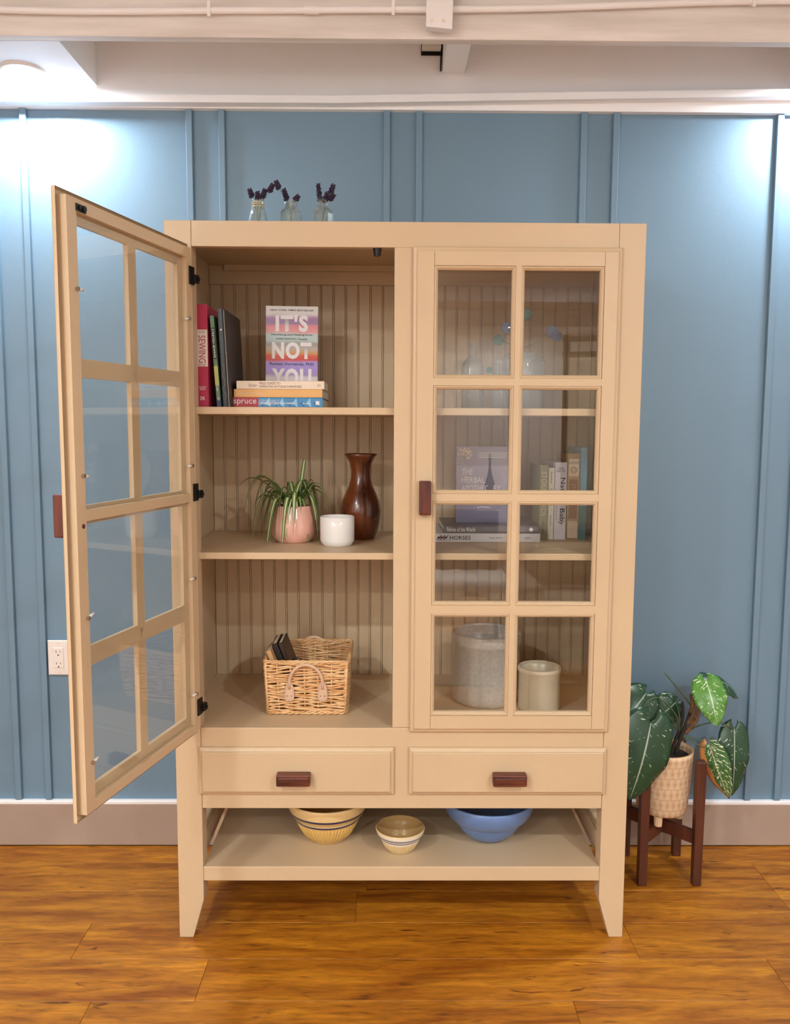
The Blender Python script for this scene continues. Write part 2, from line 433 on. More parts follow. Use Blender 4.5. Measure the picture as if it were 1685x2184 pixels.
lo = bpy.data.objects.new('added_uplight_bulb', ld); COL.objects.link(lo); lo.parent = fl_; lo.location = (0, 0, 1.79); lo.rotation_euler = (PI, 0, 0)

# ------------------------------------------------------------------ cabinet
TAN = M['tan']
cab = thing('display_cabinet', 'tall tan painted display cabinet with glazed doors and two drawers against the blue wall', 'cabinet')
HW, HT, DP = 0.60, 1.883, 0.50
XI = 0.533
for sx in (-1, 1):
    for y0, y1 in ((0.0, 0.052), (0.448, DP)):
        a, b, c = sx * XI, sx * 0.563, sx * HW
        xs_ = lambda p, q: (p, q) if p < q else (q, p)
        lo_, hi_ = xs_(b, c); m = MB()
        l2, h2 = xs_(a, c)
        yb0, yb1 = (y0, y1 - 0.018) if y0 == 0 else (y0 + 0.018, y1)
        n = m
        bot = [(lo_, yb0, 0), (hi_, yb0, 0), (hi_, yb1, 0), (lo_, yb1, 0)]
        mid = [(l2, y0, 0.107), (h2, y0, 0.107), (h2, y1, 0.107), (l2, y1, 0.107)]
        top = [(l2, y0, HT), (h2, y0, HT), (h2, y1, HT), (l2, y1, HT)]
        n.v = bot + mid + top
        for q in ((3, 2, 1, 0), (8, 9, 10, 11)): n.face(q)
        for k in (0, 4):
            for i in range(4): n.face((k + i, k + (i + 1) % 4, k + 4 + (i + 1) % 4, k + 4 + i))
        if y0 > 0:
            for q in range(8, 12): n.v[q] = (n.v[q][0], n.v[q][1], 0.364)
            l3, h3 = xs_(sx * 0.589, c); n.box(l3, h3, y0, y1, 0.364, HT)
        n.build('leg_post', TAN, cab, bevel=0.0016)
    # side panel (above the drawers' underside) and the low side rail by the bottom shelf
    xa, xb = sorted((sx * 0.588, sx * 0.597))
    box('side_panel', TAN, cab, xa, xb, 0.05, 0.45, 0.364, 1.878)
    xa, xb = sorted((sx * 0.556, sx * 0.585))
    r = box('side_rail', TAN, cab, xa, xb, 0.05, 0.45, 0.172, 0.256, bevel=0.002)
    xa, xb = sorted((sx * 0.5535, sx * 0.556))
    box('rail_bead', TAN, r, xa, xb, 0.052, 0.448, 0.172, 0.2385, bevel=0.001)
box('top_rail', TAN, cab, -XI + 0.0006, XI - 0.0006, 0.0, 0.022, 1.8205, 1.8828, bevel=0.0012)
box('centre_stile', TAN, cab, -0.0275, 0.0275, 0.0, 0.022, 0.5865, 1.8205, bevel=0.0012)
box('drawer_rail', TAN, cab, -XI + 0.0008, XI - 0.0008, 0.0, 0.022, 0.364, 0.5855, bevel=0.0016)
box('top_panel', TAN, cab, -0.597, 0.597, 0.022, 0.497, 1.862, 1.882)
box('cabinet_floor', TAN, cab, -0.588, 0.588, 0.0225, 0.486, 0.565, 0.585)
box('dust_panel', TAN, cab, -0.588, 0.588, 0.0225, 0.486, 0.366, 0.380)
box('shelf', TAN, cab, -0.586, 0.586, 0.026, 0.484, 1.4065, 1.4255, bevel=0.002)
box('shelf', TAN, cab, -0.586, 0.586, 0.026, 0.484, 1.0300, 1.0480, bevel=0.002)
box('bottom_shelf', TAN, cab, -0.5335, 0.5335, 0.003, 0.497, 0.159, 0.199, bevel=0.002)
box('back_rail', TAN, cab, -0.588, 0.588, 0.470, 0.4845, 1.806, 1.8618, bevel=0.001)
box('back_rail', TAN, cab, -0.540, 0.588, 0.455, 0.4695, 1.844, 1.8618, bevel=0.001)
# beadboard back, board by board
bead = box('beadboard_back', TAN, cab, -0.588, 0.588, 0.4905, 0.499, 0.366, 1.8815)
NB = 31; bwid = 1.176 / NB
prof = [(0, 0.0035), (0.0007, 0.0), (bwid - 0.0062, 0.0), (bwid - 0.0055, 0.0030), (bwid - 0.0048, 0.0008), (bwid - 0.0034, 0.0), (bwid - 0.0012, 0.0008), (bwid - 0.0006, 0.0035)]
m = MB()
for z in (0.366, 1.8615):
    m.v += [(x - bwid / 2, y, z) for x, y in prof]
k = len(prof)
for i in range(k - 1): m.face((i, i + 1, k + i + 1, k + i))
b0 = m.build('beadboard_strip', TAN, bead)
for i in range(NB):
    o = b0
    if i:
        o = b0.copy(); COL.objects.link(o)
    o.location = (-0.588 + (i + 0.5) * bwid, 0.4855, 0)
MB().cyl((-0.071, 0.016, 1.8205), (-0.071, 0.016, 1.802), 0.011, 16, 0.008).build('door_catch', M['black'], cab)
MB().cyl((0.071, 0.016, 1.8205), (0.071, 0.016, 1.802), 0.011, 16, 0.008).build('door_catch', M['black'], cab)

# drawers
for x0, x1, hx in ((-0.5375, -0.0225, -0.2855), (0.0165, 0.5395, 0.280)):
    d = MB().ring(x0, x1, 0.4065, 0.535, [(0.0, 0.0), (0.0, -0.007), (0.002, -0.0095), (0.0095, -0.0125), (0.0100, -0.0165), (0.012, -0.018)], cap=True).build('drawer_front', TAN, cab)
    h = MB().box(hx - 0.044, hx + 0.044, -0.046, -0.018, 0.4435, 0.4745)
    h.box(hx - 0.040, hx + 0.040, -0.0475, -0.040, 0.450, 0.468)
    h.build('drawer_pull', M['rosewood'], d, bevel=0.003)

# doors: local u runs from the hinge edge (0) to the free edge, z from the bottom edge
DW, DH, DZ = 0.522, 1.244, 0.578
UP = [(0.055, 0.243), (0.275, 0.459)]
ZP = [(0.057, 0.309), (0.350, 0.601), (0.639, 0.893), (0.930, 1.187)]
def door(s, loc, ang):
    """s=-1: right door (hinge on the right, u towards -x); s=+1: left door"""
    def X(u0, u1): return (s * u0, s * u1) if s > 0 else (s * u1, s * u0)
    gl0, gl1, gz0, gz1 = 0.045, 0.469, 0.047, 1.197     # opening of the front layer
    m = MB()
    x0, x1 = X(0, DW)
    m.ring(x0, x1, 0, DH, [(0.0, -0.001), (0.0, -0.008), (0.0025, -0.011), (0.010, -0.0130), (0.0105, -0.0165), (0.0125, -0.0180)])
    # face of stiles and rails (stepped hairline between them)
    e = 0.0125
    def fb(u0, u1, z0, z1, ya=-0.0180, yb=-0.001):
        a, b = X(u0, u1); m.box(a, b, ya, yb, z0, z1)
    fb(e, gl0, e, DH - e); fb(gl1, DW - e, e, DH - e)
    fb(gl0 + 0.0008, gl1 - 0.0008, e, gz0, -0.0178); fb(gl0 + 0.0008, gl1 - 0.0008, gz1, DH - e, -0.0178)
    # rebated back layer which closes into the cabinet opening
    o0, o1, bz0, bz1 = 0.036, 0.478, 0.034, 1.207
    i0, iw, i2 = 0.013, DW - 0.013, 0.013
    fb(i0, o0, i2, DH - i2, -0.001, 0.013); fb(o1, iw, i2, DH - i2, -0.001, 0.013)
    fb(o0, o1, i2, bz0, -0.001, 0.0128); fb(o0, o1, bz1, DH - i2, -0.001, 0.0128)
    fb(o0, o1, 0.609, 0.631, 0.0025, 0.012)
    d = m.build('door_frame', TAN, cab, loc=loc, rot=(0, 0, ang))
    # muntins
    def mun(u0, u1, z0, z1, ya):
        a, b = X(u0, u1); box('muntin', TAN, d, a, b, ya, -0.001, z0, z1)
    mun(0.252, 0.266, gz0, gz1, -0.0174)
    for (za, zb) in ((0.309, 0.350), (0.601, 0.639), (0.893, 0.930)):
        mun(gl0, gl1, za + 0.0095, zb - 0.0095, -0.0177)
    for ua, ub in UP:
        for za, zb in ZP:
            a, b = X(ua, ub)
            MB().ring(a - 0.0098, b + 0.0098, za - 0.0098, zb + 0.0098,
                      [(0.0, -0.001), (0.0, -0.0145), (0.0012, -0.0155), (0.0035, -0.0162), (0.0055, -0.0150), (0.0070, -0.0128), (0.0085, -0.0118), (0.0098, -0.0085), (0.0098, -0.001)], closed=True).build('glazing_bead', TAN, d)
    for za, zb in ((bz0 + 0.001, 0.6095), (0.6305, bz1 - 0.001)):
        a, b = X(o0 + 0.001, o1 - 0.001)
        box('glass_pane', M['pane'], d, a, b, -0.0009, 0.0021, za, zb)
    # turn-button glass clips on the back
    for u, du in ((0.030, 0.016), (DW - 0.036, -0.016)):
        for z in (0.115, 0.415, 0.70, 1.06):
            a = s * u
            c = MB().cyl((a, 0.0128, z), (a, 0.019, z), 0.0042, 10).build('glass_clip', M['chrome'], d)
            tilt = random.uniform(-0.010, 0.006)
            MB().tube([(a, 0.0155, z), (s * (u + du * 0.6), 0.0150, z + tilt * 0.6), (s * (u + du * 1.2), 0.0148, z + tilt)], [0.0022, 0.0034, 0.0028], 8).build('clip_tab', M['plastic'], d, smooth=True)
    # hinges
    for z in (0.075, 0.632, 1.166):
        a, b = X(-0.001, 0.024)
        m2 = MB().box(a, b, 0.0128, 0.0165, z - 0.022, z + 0.022)
        a2, b2 = X(-0.016, 0.004)
        m2.box(a2, b2, 0.010, 0.022, z - 0.016, z + 0.004)
        m2.cyl((s * -0.008, 0.022, z - 0.006), (s * -0.008, 0.026, z - 0.006), 0.005, 10)
        m2.cyl((s * 0.012, 0.0165, z + 0.010), (s * 0.012, 0.018, z + 0.010), 0.0035, 10)
        m2.build('hinge', M['black'], d, bevel=0.001)
    a = s * (DW - 0.058)
    m3 = MB().box(a - 0.016, a + 0.016, 0.0128, 0.0155, 1.208, 1.222)
    m3.cyl((a - 0.006, 0.0155, 1.215), (a - 0.006, 0.020, 1.215), 0.006, 12)
    m3.cyl((a + 0.007, 0.0155, 1.215), (a + 0.007, 0.019, 1.215), 0.004, 12)
    m3.build('catch_plate', M['black'], d, bevel=0.0008)
    a = s * (DW - 0.034)
    h = MB().box(a - 0.015, a + 0.015, -0.045, -0.018, 0.577, 0.663)
    h.box(a - 0.009, a + 0.009, -0.0465, -0.04, 0.581, 0.659)
    h.build('door_handle', M['rosewood_v'], d, bevel=0.003)
    MB().cyl((a, 0.0128, 0.60), (a, 0.0136, 0.60), 0.005, 12).build('handle_screw', M['inkbrown'], d)
    return d
door(-1, (0.540, 0.0, DZ), 0.0)
door(1, (-0.538, -0.014, DZ), -math.radians(104.0))

# ------------------------------------------------------------------ lettering and books
def text(parent, string, cx, cz, w, h, material, y=-0.0006, mode='h', bold=0.0, name='lettering', depth=0.0003):
    cu = bpy.data.curves.new('lettering', 'FONT'); cu.body = string; cu.size = 1.0
    cu.align_x = 'CENTER'; cu.align_y = 'CENTER'; cu.offset = bold; cu.resolution_u = 3; cu.space_line = 0.85; cu.space_character = 1.0 + bold * 3.0
    ob = bpy.data.objects.new('tmp_text', cu); COL.objects.link(ob)
    bpy.context.view_layer.update()
    me = bpy.data.meshes.new_from_object(ob)
    bpy.data.objects.remove(ob); bpy.data.curves.remove(cu)
    xs = [v.co.x for v in me.vertices]; ys = [v.co.y for v in me.vertices]
    if not xs: return None
    ax, bx_, ay, by = min(xs), max(xs), min(ys), max(ys)
    sx = w / (bx_ - ax); sz = h / (by - ay)
    for v in me.vertices:
        a = (v.co.x - (ax + bx_) / 2) * sx; b = (v.co.y - (ay + by) / 2) * sz
        if mode == 'h': v.co = (cx + a, y, cz + b)
        else: v.co = (cx + b, y, cz - a)
    me.name = name; me.materials.clear(); me.materials.append(material)
    o = bpy.data.objects.new(name, me); COL.objects.link(o); o.parent = parent
    return o
def patch(parent, cx, cz, w, h, material, y=-0.0003, name='printed_band'):
    """thin printed band wrapped on the spine / cover (XZ plane)"""
    return box(name, material, parent, cx - w / 2, cx + w / 2, y, 0.0002, cz - h / 2, cz + h / 2)

def book(name, label, t, h, d, cov, loc, rot=(0, 0, 0), group=None, hard=True, spine=None, cat='book'):
    """upright: x thickness, spine at y=0 facing -y, z height"""
    b = thing(name, label, cat, loc, rot, group)
    c = 0.0022 if hard else 0.0008
    m = MB()
    m.box(-t / 2, -t / 2 + c, 0.0, d, 0, h); m.box(t / 2 - c, t / 2, 0.0, d, 0, h)
    m.box(-t / 2 + c, t / 2 - c, 0.0, c, 0, h)
    m.build('cover', cov, b, bevel=0.0005, seg=1)
    e = 0.003 if hard else 0.0005
    box('pages', M['paper'], b, -t / 2 + c, t / 2 - c, c, d - e, e, h - e)
    if spine:
        box('spine_wrap', spine, b, -t / 2 + 0.0001, t / 2 - 0.0001, -0.0004, 0.0001, 0.0002, h - 0.0002)
    return b

G1 = 'books on the upper left shelf'
ZA, ZB_, ZC, ZD = 1.4258, 1.0483, 0.5853, 0.1993
pink = cover('pink_cover', (184, 48, 84)); white_c = cover('white_label', (228, 214, 206))
b = book('sewing_book', 'thick pink book with a white spine label, upright at the end of the shelf', 0.030, 0.262, 0.21, pink, (-0.5245, 0.062, ZA), (0, 0, 0), G1)
patch(b, 0.0, 0.151, 0.0296, 0.094, white_c)
patch(b, 0.0, 0.1995, 0.026, 0.0012, M['inkred'], y=-0.0005); patch(b, 0.0, 0.103, 0.026, 0.0012, M['inkred'], y=-0.0005)
text(b, 'THE', 0.0, 0.1915, 0.016, 0.0055, M['inkgrey'])
text(b, 'SEWING', 0.0005, 0.148, 0.070, 0.0175, M['inkred'], mode='d')
text(b, 'BOOK', 0.0, 0.1085, 0.018, 0.0045, M['inkred'])
text(b, 'ALISON\nSMITH', 0.0, 0.048, 0.018, 0.0105, M['inkwhite'])
text(b, 'DK', 0.0, 0.022, 0.012, 0.009, M['inkwhite'], bold=0.02)
gm = mat('green_cover', S(118, 150, 118), rough=0.4, color2=S(62, 92, 74), scale=(30, 30, 22))
b = book('stretch_sewing_book', 'slim green paperback leaning against the pink book', 0.0105, 0.234, 0.20, gm, (-0.4825, 0.062, ZA + 0.0006), (0, -0.068, 0), G1, hard=False)
gl2 = cover('lime_patch', (176, 182, 96)); nb_ = cover('navy_patch', (36, 58, 92))
patch(b, 0, 0.080, 0.0103, 0.05, gl2); patch(b, 0, 0.010, 0.0103, 0.02, nb_)
patch(b, 0, 0.163, 0.0080, 0.080, M['ink'], y=-0.0004)
text(b, 'STRETCH SEWING', 0, 0.163, 0.074, 0.0050, M['inkwhite'], mode='d', bold=0.02)
text(b, 'Lee', 0, 0.047, 0.012, 0.005, M['inkwhite'], mode='d'); text(b, 'Q', 0, 0.020, 0.006, 0.007, M['inkwhite'])
dk1 = mat('charcoal_cover', S(38, 44, 50), rough=0.3, var=0.2, scale=(60, 60, 60))
dk2 = mat('black_patterned_cover', S(50, 44, 42), rough=0.45, color2=S(22, 20, 22), scale=(70, 70, 70), detail=8)
b = book('dark_album', 'dark charcoal book leaning beside the slim green paperback', 0.0125, 0.252, 0.21, dk1, (-0.4655, 0.061, ZA), (0, -0.045, 0), G1)
MB().cyl((0, -0.0007, 0.198), (0, 0, 0.198), 0.0022, 10).build('spine_dot', M['inkwhite'], b)
MB().tube([(0.0035 * math.sin(i * 0.9), -0.0006, 0.02 + i * 0.005) for i in range(20)], 0.0005, 4).build('spine_ornament', M['inkgrey'], b)
b = book('patterned_notebook', 'black patterned notebook with pale page edge leaning against the charcoal book', 0.0055, 0.250, 0.215, dk2, (-0.4545, 0.063, ZA), (0, -0.045, 0), G1, hard=False)
patch(b, -0.0022, 0.125, 0.0010, 0.248, M['paper'], y=-0.0006, name='page_edge')

G2 = 'books stacked flat on the upper left shelf'
sp = cover('blue_cover', (70, 140, 190), var=0.12); spr = cover('red_cover', (176, 52, 62)); 
b = book('upholstery_book', 'red and blue upholstery book lying flat, lowest of its stack', 0.0265, 0.242, 0.235, sp, (-0.2155, 0.100, ZA + 0.01325), (0, -PI / 2, 0), G2)
patch(b, 0, 0.206, 0.0262, 0.071, spr)
text(b, 'spruce', -0.0005, 0.206, 0.060, 0.0155, M['inkwhite'], mode='d', bold=0.0)
text(b, 'A STEP BY STEP GUIDE TO', 0.0055, 0.142, 0.052, 0.0035, M['inkwhite'], mode='d')
text(b, 'UPHOLSTERY', -0.002, 0.142, 0.054, 0.0075, M['inkwhite'], mode='d', bold=0.02)
text(b, 'AND DESIGN', -0.002, 0.094, 0.036, 0.0048, M['inkwhite'], mode='d', bold=0.02)
text(b, 'Brown', -0.002, 0.044, 0.018, 0.005, M['inkwhite'], mode='d')
patch(b, -0.001, 0.014, 0.010, 0.010, M['inkwhite'], y=-0.0005, name='publisher_mark')
lb = cover('light_blue', (150, 196, 222)); mb_ = cover('deep_blue', (44, 108, 166))
for k in range(9):
    z = 0.012 + k * 0.018
    MB().prism([(-0.013, z), (0.004 + 0.009 * (k % 2), z + 0.004), (-0.002, z + 0.014)], -0.0003, 0.0001).build('cover_facet', lb if k % 2 else mb_, b)
yel = cover('amber_cover', (228, 172, 104))
b = book('amber_book', 'plain amber yellow book lying between two stacked books', 0.0215, 0.234, 0.22, yel, (-0.2165, 0.099, ZA + 0.0267 + 0.01075), (0, -PI / 2, 0), G2, hard=False)
text(b, 'A Day of Thanksgiving', 0, 0.190, 0.062, 0.006, M['paper'], mode='d')
fgm = cover('cream_cover', (232, 212, 190))
b = book('antique_furniture_guide', 'cream furniture field guide lying on top of the amber book', 0.0215, 0.232, 0.145, fgm, (-0.2115, 0.100, ZA + 0.0484 + 0.01075), (0, -PI / 2, 0), G2, hard=False)
text(b, 'Butler', -0.001, 0.188, 0.022, 0.0070, M['inkgrey'], mode='d')
text(b, 'FIELD GUIDE TO', 0.0045, 0.144, 0.056, 0.0062, M['inkbrown'], mode='d')
text(b, 'AMERICAN ANTIQUE FURNITURE', -0.0045, 0.116, 0.112, 0.0062, M['inkbrown'], mode='d')
text(b, 'H', -0.001, 0.014, 0.007, 0.008, M['inkgrey'], mode='d')

# the upright front-facing book: rainbow watercolour bands
def bandmat(name, stops, h, noise=0.05):
    m = bpy.data.materials.new(name); m.use_nodes = True
    nt = m.node_tree; N = nt.nodes; L = nt.links; p = N['Principled BSDF']; p.inputs['Roughness'].default_value = 0.35
    tc = N.new('ShaderNodeTexCoord'); sx = N.new('ShaderNodeSeparateXYZ'); L.new(tc.outputs['Object'], sx.inputs[0])
    mp = N.new('ShaderNodeMapping'); mp.inputs['Scale'].default_value = (12, 12, 55); L.new(tc.outputs['Object'], mp.inputs[0])
    nz = N.new('ShaderNodeTexNoise'); nz.inputs['Scale'].default_value = 1.0; nz.inputs['Detail'].default_value = 5; L.new(mp.outputs[0], nz.inputs['Vector'])
    a = N.new('ShaderNodeMath'); a.operation = 'DIVIDE'; a.inputs[1].default_value = h; L.new(sx.outputs['Z'], a.inputs[0])
    b = N.new('ShaderNodeMath'); b.operation = 'MULTIPLY_ADD'; b.inputs[1].default_value = noise; L.new(nz.outputs[0], b.inputs[0]); L.new(a.outputs[0], b.inputs[2])
    c = N.new('ShaderNodeMath'); c.operation = 'SUBTRACT'; c.inputs[1].default_value = noise / 2; L.new(b.outputs[0], c.inputs[0])
    rp = N.new('ShaderNodeValToRGB'); el = rp.color_ramp.elements
    while len(el) > 1: el.remove(el[-1])
    el[0].position = stops[0][0]; el[0].color = (*S(*stops[0][1]), 1)
    for pos, col_ in stops[1:]:
        e = el.new(pos); e.color = (*S(*col_), 1)
    L.new(c.outputs[0], rp.inputs[0]); L.new(rp.outputs[0], p.inputs['Base Color'])
    return m
HB = 0.240
rb = bandmat('watercolour_cover', [(0.0, (214, 202, 206)), (0.17, (216, 204, 206)), (0.20, (168, 138, 190)), (0.27, (166, 142, 214)), (0.34, (172, 150, 214)), (0.37, (204, 70, 66)), (0.42, (214, 84, 56)), (0.45, (206, 150, 90)), (0.50, (190, 176, 164)), (0.56, (160, 156, 150)), (0.60, (190, 204, 202)), (0.67, (192, 210, 208)), (0.70, (226, 160, 160)), (0.77, (224, 140, 150)), (0.80, (150, 130, 168)), (0.86, (168, 120, 168)), (0.90, (218, 210, 208)), (1.0, (224, 218, 214))], HB)
bk = thing('self_help_book', 'front-facing book with rainbow watercolour cover and large white title letters', 'book', (-0.3165, 0.262, ZA + 0.0485), (-0.05, 0.008, 0.03), 'books on the upper left shelf')
W2 = 0.0735
m = MB().box(-W2, W2, 0, 0.002, 0, HB); m.box(-W2, W2, 0.024, 0.026, 0, HB); m.box(-W2, -W2 + 0.002, 0.002, 0.024, 0, HB)
m.build('cover', rb, bk, bevel=0.0005, seg=1)
box('pages', M['paper'], bk, -W2 + 0.002, W2 - 0.003, 0.002, 0.024, 0.003, HB - 0.003)
text(bk, 'NEW YORK TIMES BESTSELLER', 0, 0.2285, 0.122, 0.0046, M['ink'], bold=0.015)
text(bk, "IT'S", 0.0, 0.192, 0.092, 0.048, M['inkwhite'], bold=0.045)
text(bk, 'Identifying and Healing from', 0.0, 0.1595, 0.116, 0.0065, M['ink'], bold=0.01)
text(bk, 'NARCISSISTIC People', 0.0, 0.1475, 0.088, 0.0060, M['ink'], bold=0.015)
text(bk, 'NOT', 0.0, 0.1155, 0.112, 0.048, M['inkwhite'], bold=0.045)
text(bk, 'Ramani Durvasula, PhD', 0.0, 0.0775, 0.124, 0.0095, M['inkblue'], bold=0.015)
text(bk, 'YOU', 0.0, 0.0395, 0.112, 0.052, M['inkwhite'], bold=0.045)

# ---- right compartment books
G3 = 'books behind the closed glass door'
gr = mat('pewter_cover', S(112, 106, 110), rough=0.35, var=0.06, scale=(12, 12, 12)); wc = cover('white_cover', (226, 222, 226))
b = book('horse_book', 'white spined horse book lying flat under the grey cat book', 0.0250, 0.300, 0.225, wc, (0.396, 0.240, ZB_ + 0.0125), (0, -PI / 2, 0), G3)
text(b, 'HORSES', 0, 0.230, 0.060, 0.0115, M['ink'], mode='d', bold=0.012)
hs = M['inkbrown']
m = MB()
for k in range(3):
    z0 = 0.291 - k * 0.0095
    m.ellipsoid((0.0005, -0.0003, z0), 0.0028, 0.0005, 0.005, 8, 4)
    m.tube([(0.0005, -0.0004, z0 - 0.003), (0.006, -0.0004, z0 - 0.006), (0.0055, -0.0004, z0 - 0.0085)], 0.0011, 4)
    for dz in (-0.003, 0.002, 0.004): m.tube([(-0.001, -0.0004, z0 + dz), (-0.0075, -0.0004, z0 + dz + 0.001)], 0.0006, 4)
m.build('running_horses_print', hs, b)
text(b, 'Paolo Manili', 0, 0.128, 0.036, 0.0045, M['ink'], mode='d'); text(b, 'amber', 0, 0.035, 0.020, 0.0055, M['ink'], mode='d')
b = book('cat_species_book', 'grey cat book with white lettering lying on the white horse book', 0.0220, 0.277, 0.215, gr, (0.394, 0.243, ZB_ + 0.0252 + 0.011), (0, -PI / 2, 0), G3)
text(b, 'Felines of the World', -0.0002, 0.2255, 0.080, 0.0125, M['inkwhite'], mode='d', bold=0.01)
MB().cyl((0, -0.0008, 0.024), (0, 0, 0.024), 0.0055, 20).build('publisher_mark', M['inkwhite'], b)
hb = bandmat('lavender_cover', [(0.0, (120, 118, 150)), (0.30, (128, 124, 158)), (0.42, (168, 158, 176)), (1.0, (166, 156, 174))], 0.225, 0.08)
bk = thing('herbal_book', 'lavender herb book standing upright on the stacked cat and horse books', 'book', (0.255, 0.318, ZB_ + 0.0474), (-0.07, 0, 0.0), G3)
HH, WH = 0.225, 0.095
m = MB().box(-WH, WH, 0, 0.0008, 0, HH); m.box(-WH, WH, 0.0232, 0.024, 0, HH); m.box(-WH, -WH + 0.001, 0.0008, 0.0232, 0, HH)
m.build('cover', hb, bk, bevel=0.0003, seg=1)
box('pages', M['paper'], bk, -WH + 0.001, WH - 0.0005, 0.0008, 0.0232, 0.0004, HH - 0.0004)
text(bk, 'THE', -0.063, 0.150, 0.032, 0.0165, M['inkwhite']); text(bk, 'HERBAL', -0.045, 0.126, 0.068, 0.0165, M['inkwhite'])
text(bk, 'APOTHECARY', -0.022, 0.102, 0.115, 0.0165, M['inkwhite'])
text(bk, '100 Medicinal Herbs\nand How to Use Them', 0.022, 0.068, 0.055, 0.012, M['inkwhite'])
text(bk, 'JJ PURSELL', -0.012, 0.045, 0.040, 0.0065, M['inkwhite'], bold=0.02); text(bk, 'with photos by Shawn Linehan', 0.003, 0.037, 0.068, 0.0035, M['inkwhite'])
for k in range(4): box('cover_text_line', M['inkwhite'], bk, -0.030, 0.060 - 0.008 * (k % 2), -0.0004, 0.0002, 0.205 - k * 0.0045, 0.2065 - k * 0.0045)
m = MB()
for k in range(60):
    a = random.random() * 2 * PI; r_ = 0.021 * math.sqrt(random.random())
    m.ellipsoid((-0.070 + r_ * math.cos(a) * 1.0, -0.0004, 0.205 + r_ * math.sin(a) * 0.85), 0.0036, 0.0005, 0.0022, 6, 4, axis=(math.cos(a) * 0.5, 0, math.sin(a)))
for k in range(14): m.ellipsoid((-0.080 + 0.012 * random.random() + k * 0.0002, -0.0004, 0.185 - k * 0.0045), 0.0022, 0.0005, 0.0018, 6, 4)
m.build('flower_print', M['paper'], bk)
MB().lathe([(0.002, 0.205), (0.0045, 0.200), (0.005, 0.190), (0.0035, 0.183), (0.004, 0.160), (0.007, 0.140), (0.013, 0.120), (0.016, 0.100), (0.0155, 0.09)], 14, c=(0.004, -0.0002), sy=0.03).build('dropper_bottle_print', M['inkblue'], bk)
G4 = G3
sk = mat('sage_cover', S(158, 158, 120), rough=0.45, var=0.08)
b = book('bird_guide', 'sage green bird guide standing beside the white cat paperback', 0.0245, 0.219, 0.17, sk, (0.415, 0.300, ZB_), (0, 0, 0), G3)
text(b, 'STOKES  BIRDS', 0, 0.135, 0.130, 0.0150, M['paper'], mode='d'); text(b, 'FIELD GUIDE', 0, 0.035, 0.04, 0.006, M['ink'], mode='d')
b = book('cat_paperback', 'thin white paperback standing between the bird guide and the baby book', 0.0165, 0.211, 0.16, cover('ivory_cover', (232, 226, 206)), (0.4368, 0.300, ZB_), (0, 0, 0), G3, hard=False)
text(b, 'Bradshaw', 0, 0.182, 0.034, 0.005, M['ink'], mode='d'); text(b, 'Cat Sense', 0, 0.125, 0.05, 0.007, M['ink'], mode='d'); text(b, 'Bestseller', 0, 0.055, 0.03, 0.004, M['ink'], mode='d')
b = book('baby_book', 'white baby book with large black spine lettering', 0.0345, 0.227, 0.165, cover('lilac_white_cover', (226, 220, 228)), (0.4640, 0.300, ZB_), (0, 0, 0), G3, hard=False)
text(b, 'Lauren\nFeder, M.D.', 0, 0.206, 0.026, 0.016, M['ink']); text(b, 'Natural Baby', 0.004, 0.112, 0.140, 0.0175, M['ink'], mode='d'); text(b, 'and Childcare', -0.0105, 0.10, 0.085, 0.0065, M['inkgrey'], mode='d')
oc = mat('ornate_spine', S(190, 160, 112), rough=0.45, color2=S(160, 128, 82), scale=(60, 60, 60))
b = book('ornate_old_book', 'ornate tan and brown old book with gilt medallion on its spine', 0.0350, 0.253, 0.165, oc, (0.5010, 0.300, ZB_), (0, 0, 0), G3)
patch(b, 0, 0.212, 0.029, 0.05, fgm); patch(b, 0, 0.120, 0.024, 0.115, cover('rust_panel', (140, 84, 52)), y=-0.0004); patch(b, 0, 0.03, 0.029, 0.05, fgm)
m = MB()
for r_ in (0.0095, 0.0055):
    m.tube([(r_ * math.cos(a * PI / 8), -0.0006, 0.205 + r_ * math.sin(a * PI / 8)) for a in range(16)], 0.0007, 4, loop=True)
for k in range(7): m.tube([(-0.012 + k * 0.004, -0.0006, 0.222), (-0.010 + k * 0.004, -0.0006, 0.232 - 0.003 * (k % 2))], 0.0006, 4)
m.build('spine_medallion', M['inkbrown'], b)
text(b, 'STORIES', 0, 0.135, 0.06, 0.011, M['inkgold'], mode='d')
b = book('blue_book', 'tall plain sky blue book standing against the right cabinet side', 0.0200, 0.271, 0.165, cover('sky_cover', (108, 160, 190)), (0.5300, 0.300, ZB_), (0, 0, 0), G3)
patch(b, 0, 0.05, 0.0197, 0.098, cover('teal_patch', (34, 104, 106)))

# ------------------------------------------------------------------ pots, vases, bowls
def lathe_thing(name, label, cat, loc, prof, material, seg=48, group=None, part='body', **k):
    o = MB().lathe(prof, seg).build(name, material, None, smooth=True, loc=loc, **k)
    tag(o, label, cat, group)
    return o, o
def shell(outer, th):
    """outer profile (bottom centre -> rim) plus an inner wall"""
    inner = []
    for r, z in reversed(outer):
        if r > th * 1.5: inner.append((r - th, max(z, outer[0][1] + th)))
    inner[0] = (outer[-1][0] - th, outer[-1][1])
    return outer + [(outer[-1][0] - th * 0.5, outer[-1][1] + th * 0.25)] + inner + [(0.0005, outer[0][1] + th)]

M['pinkpot'] = mat('pink_glaze', S(232, 176, 158), rough=0.12, var=0.02, coat=0.3)
M['whiteglaze'] = mat('white_glaze', S(236, 232, 228), rough=0.15, coat=0.3)
M['soil'] = mat('potting_soil', S(46, 34, 26), rough=0.95, color2=S(24, 18, 15), scale=(90, 90, 90), bump=0.8, bscale=(140, 140, 140))
M['vase'] = woodmat('turned_dark_wood', S(52, 22, 14), S(134, 70, 34), scale=(14, 14, 5), rough=0.22, bump=0.05, coat=0.4)

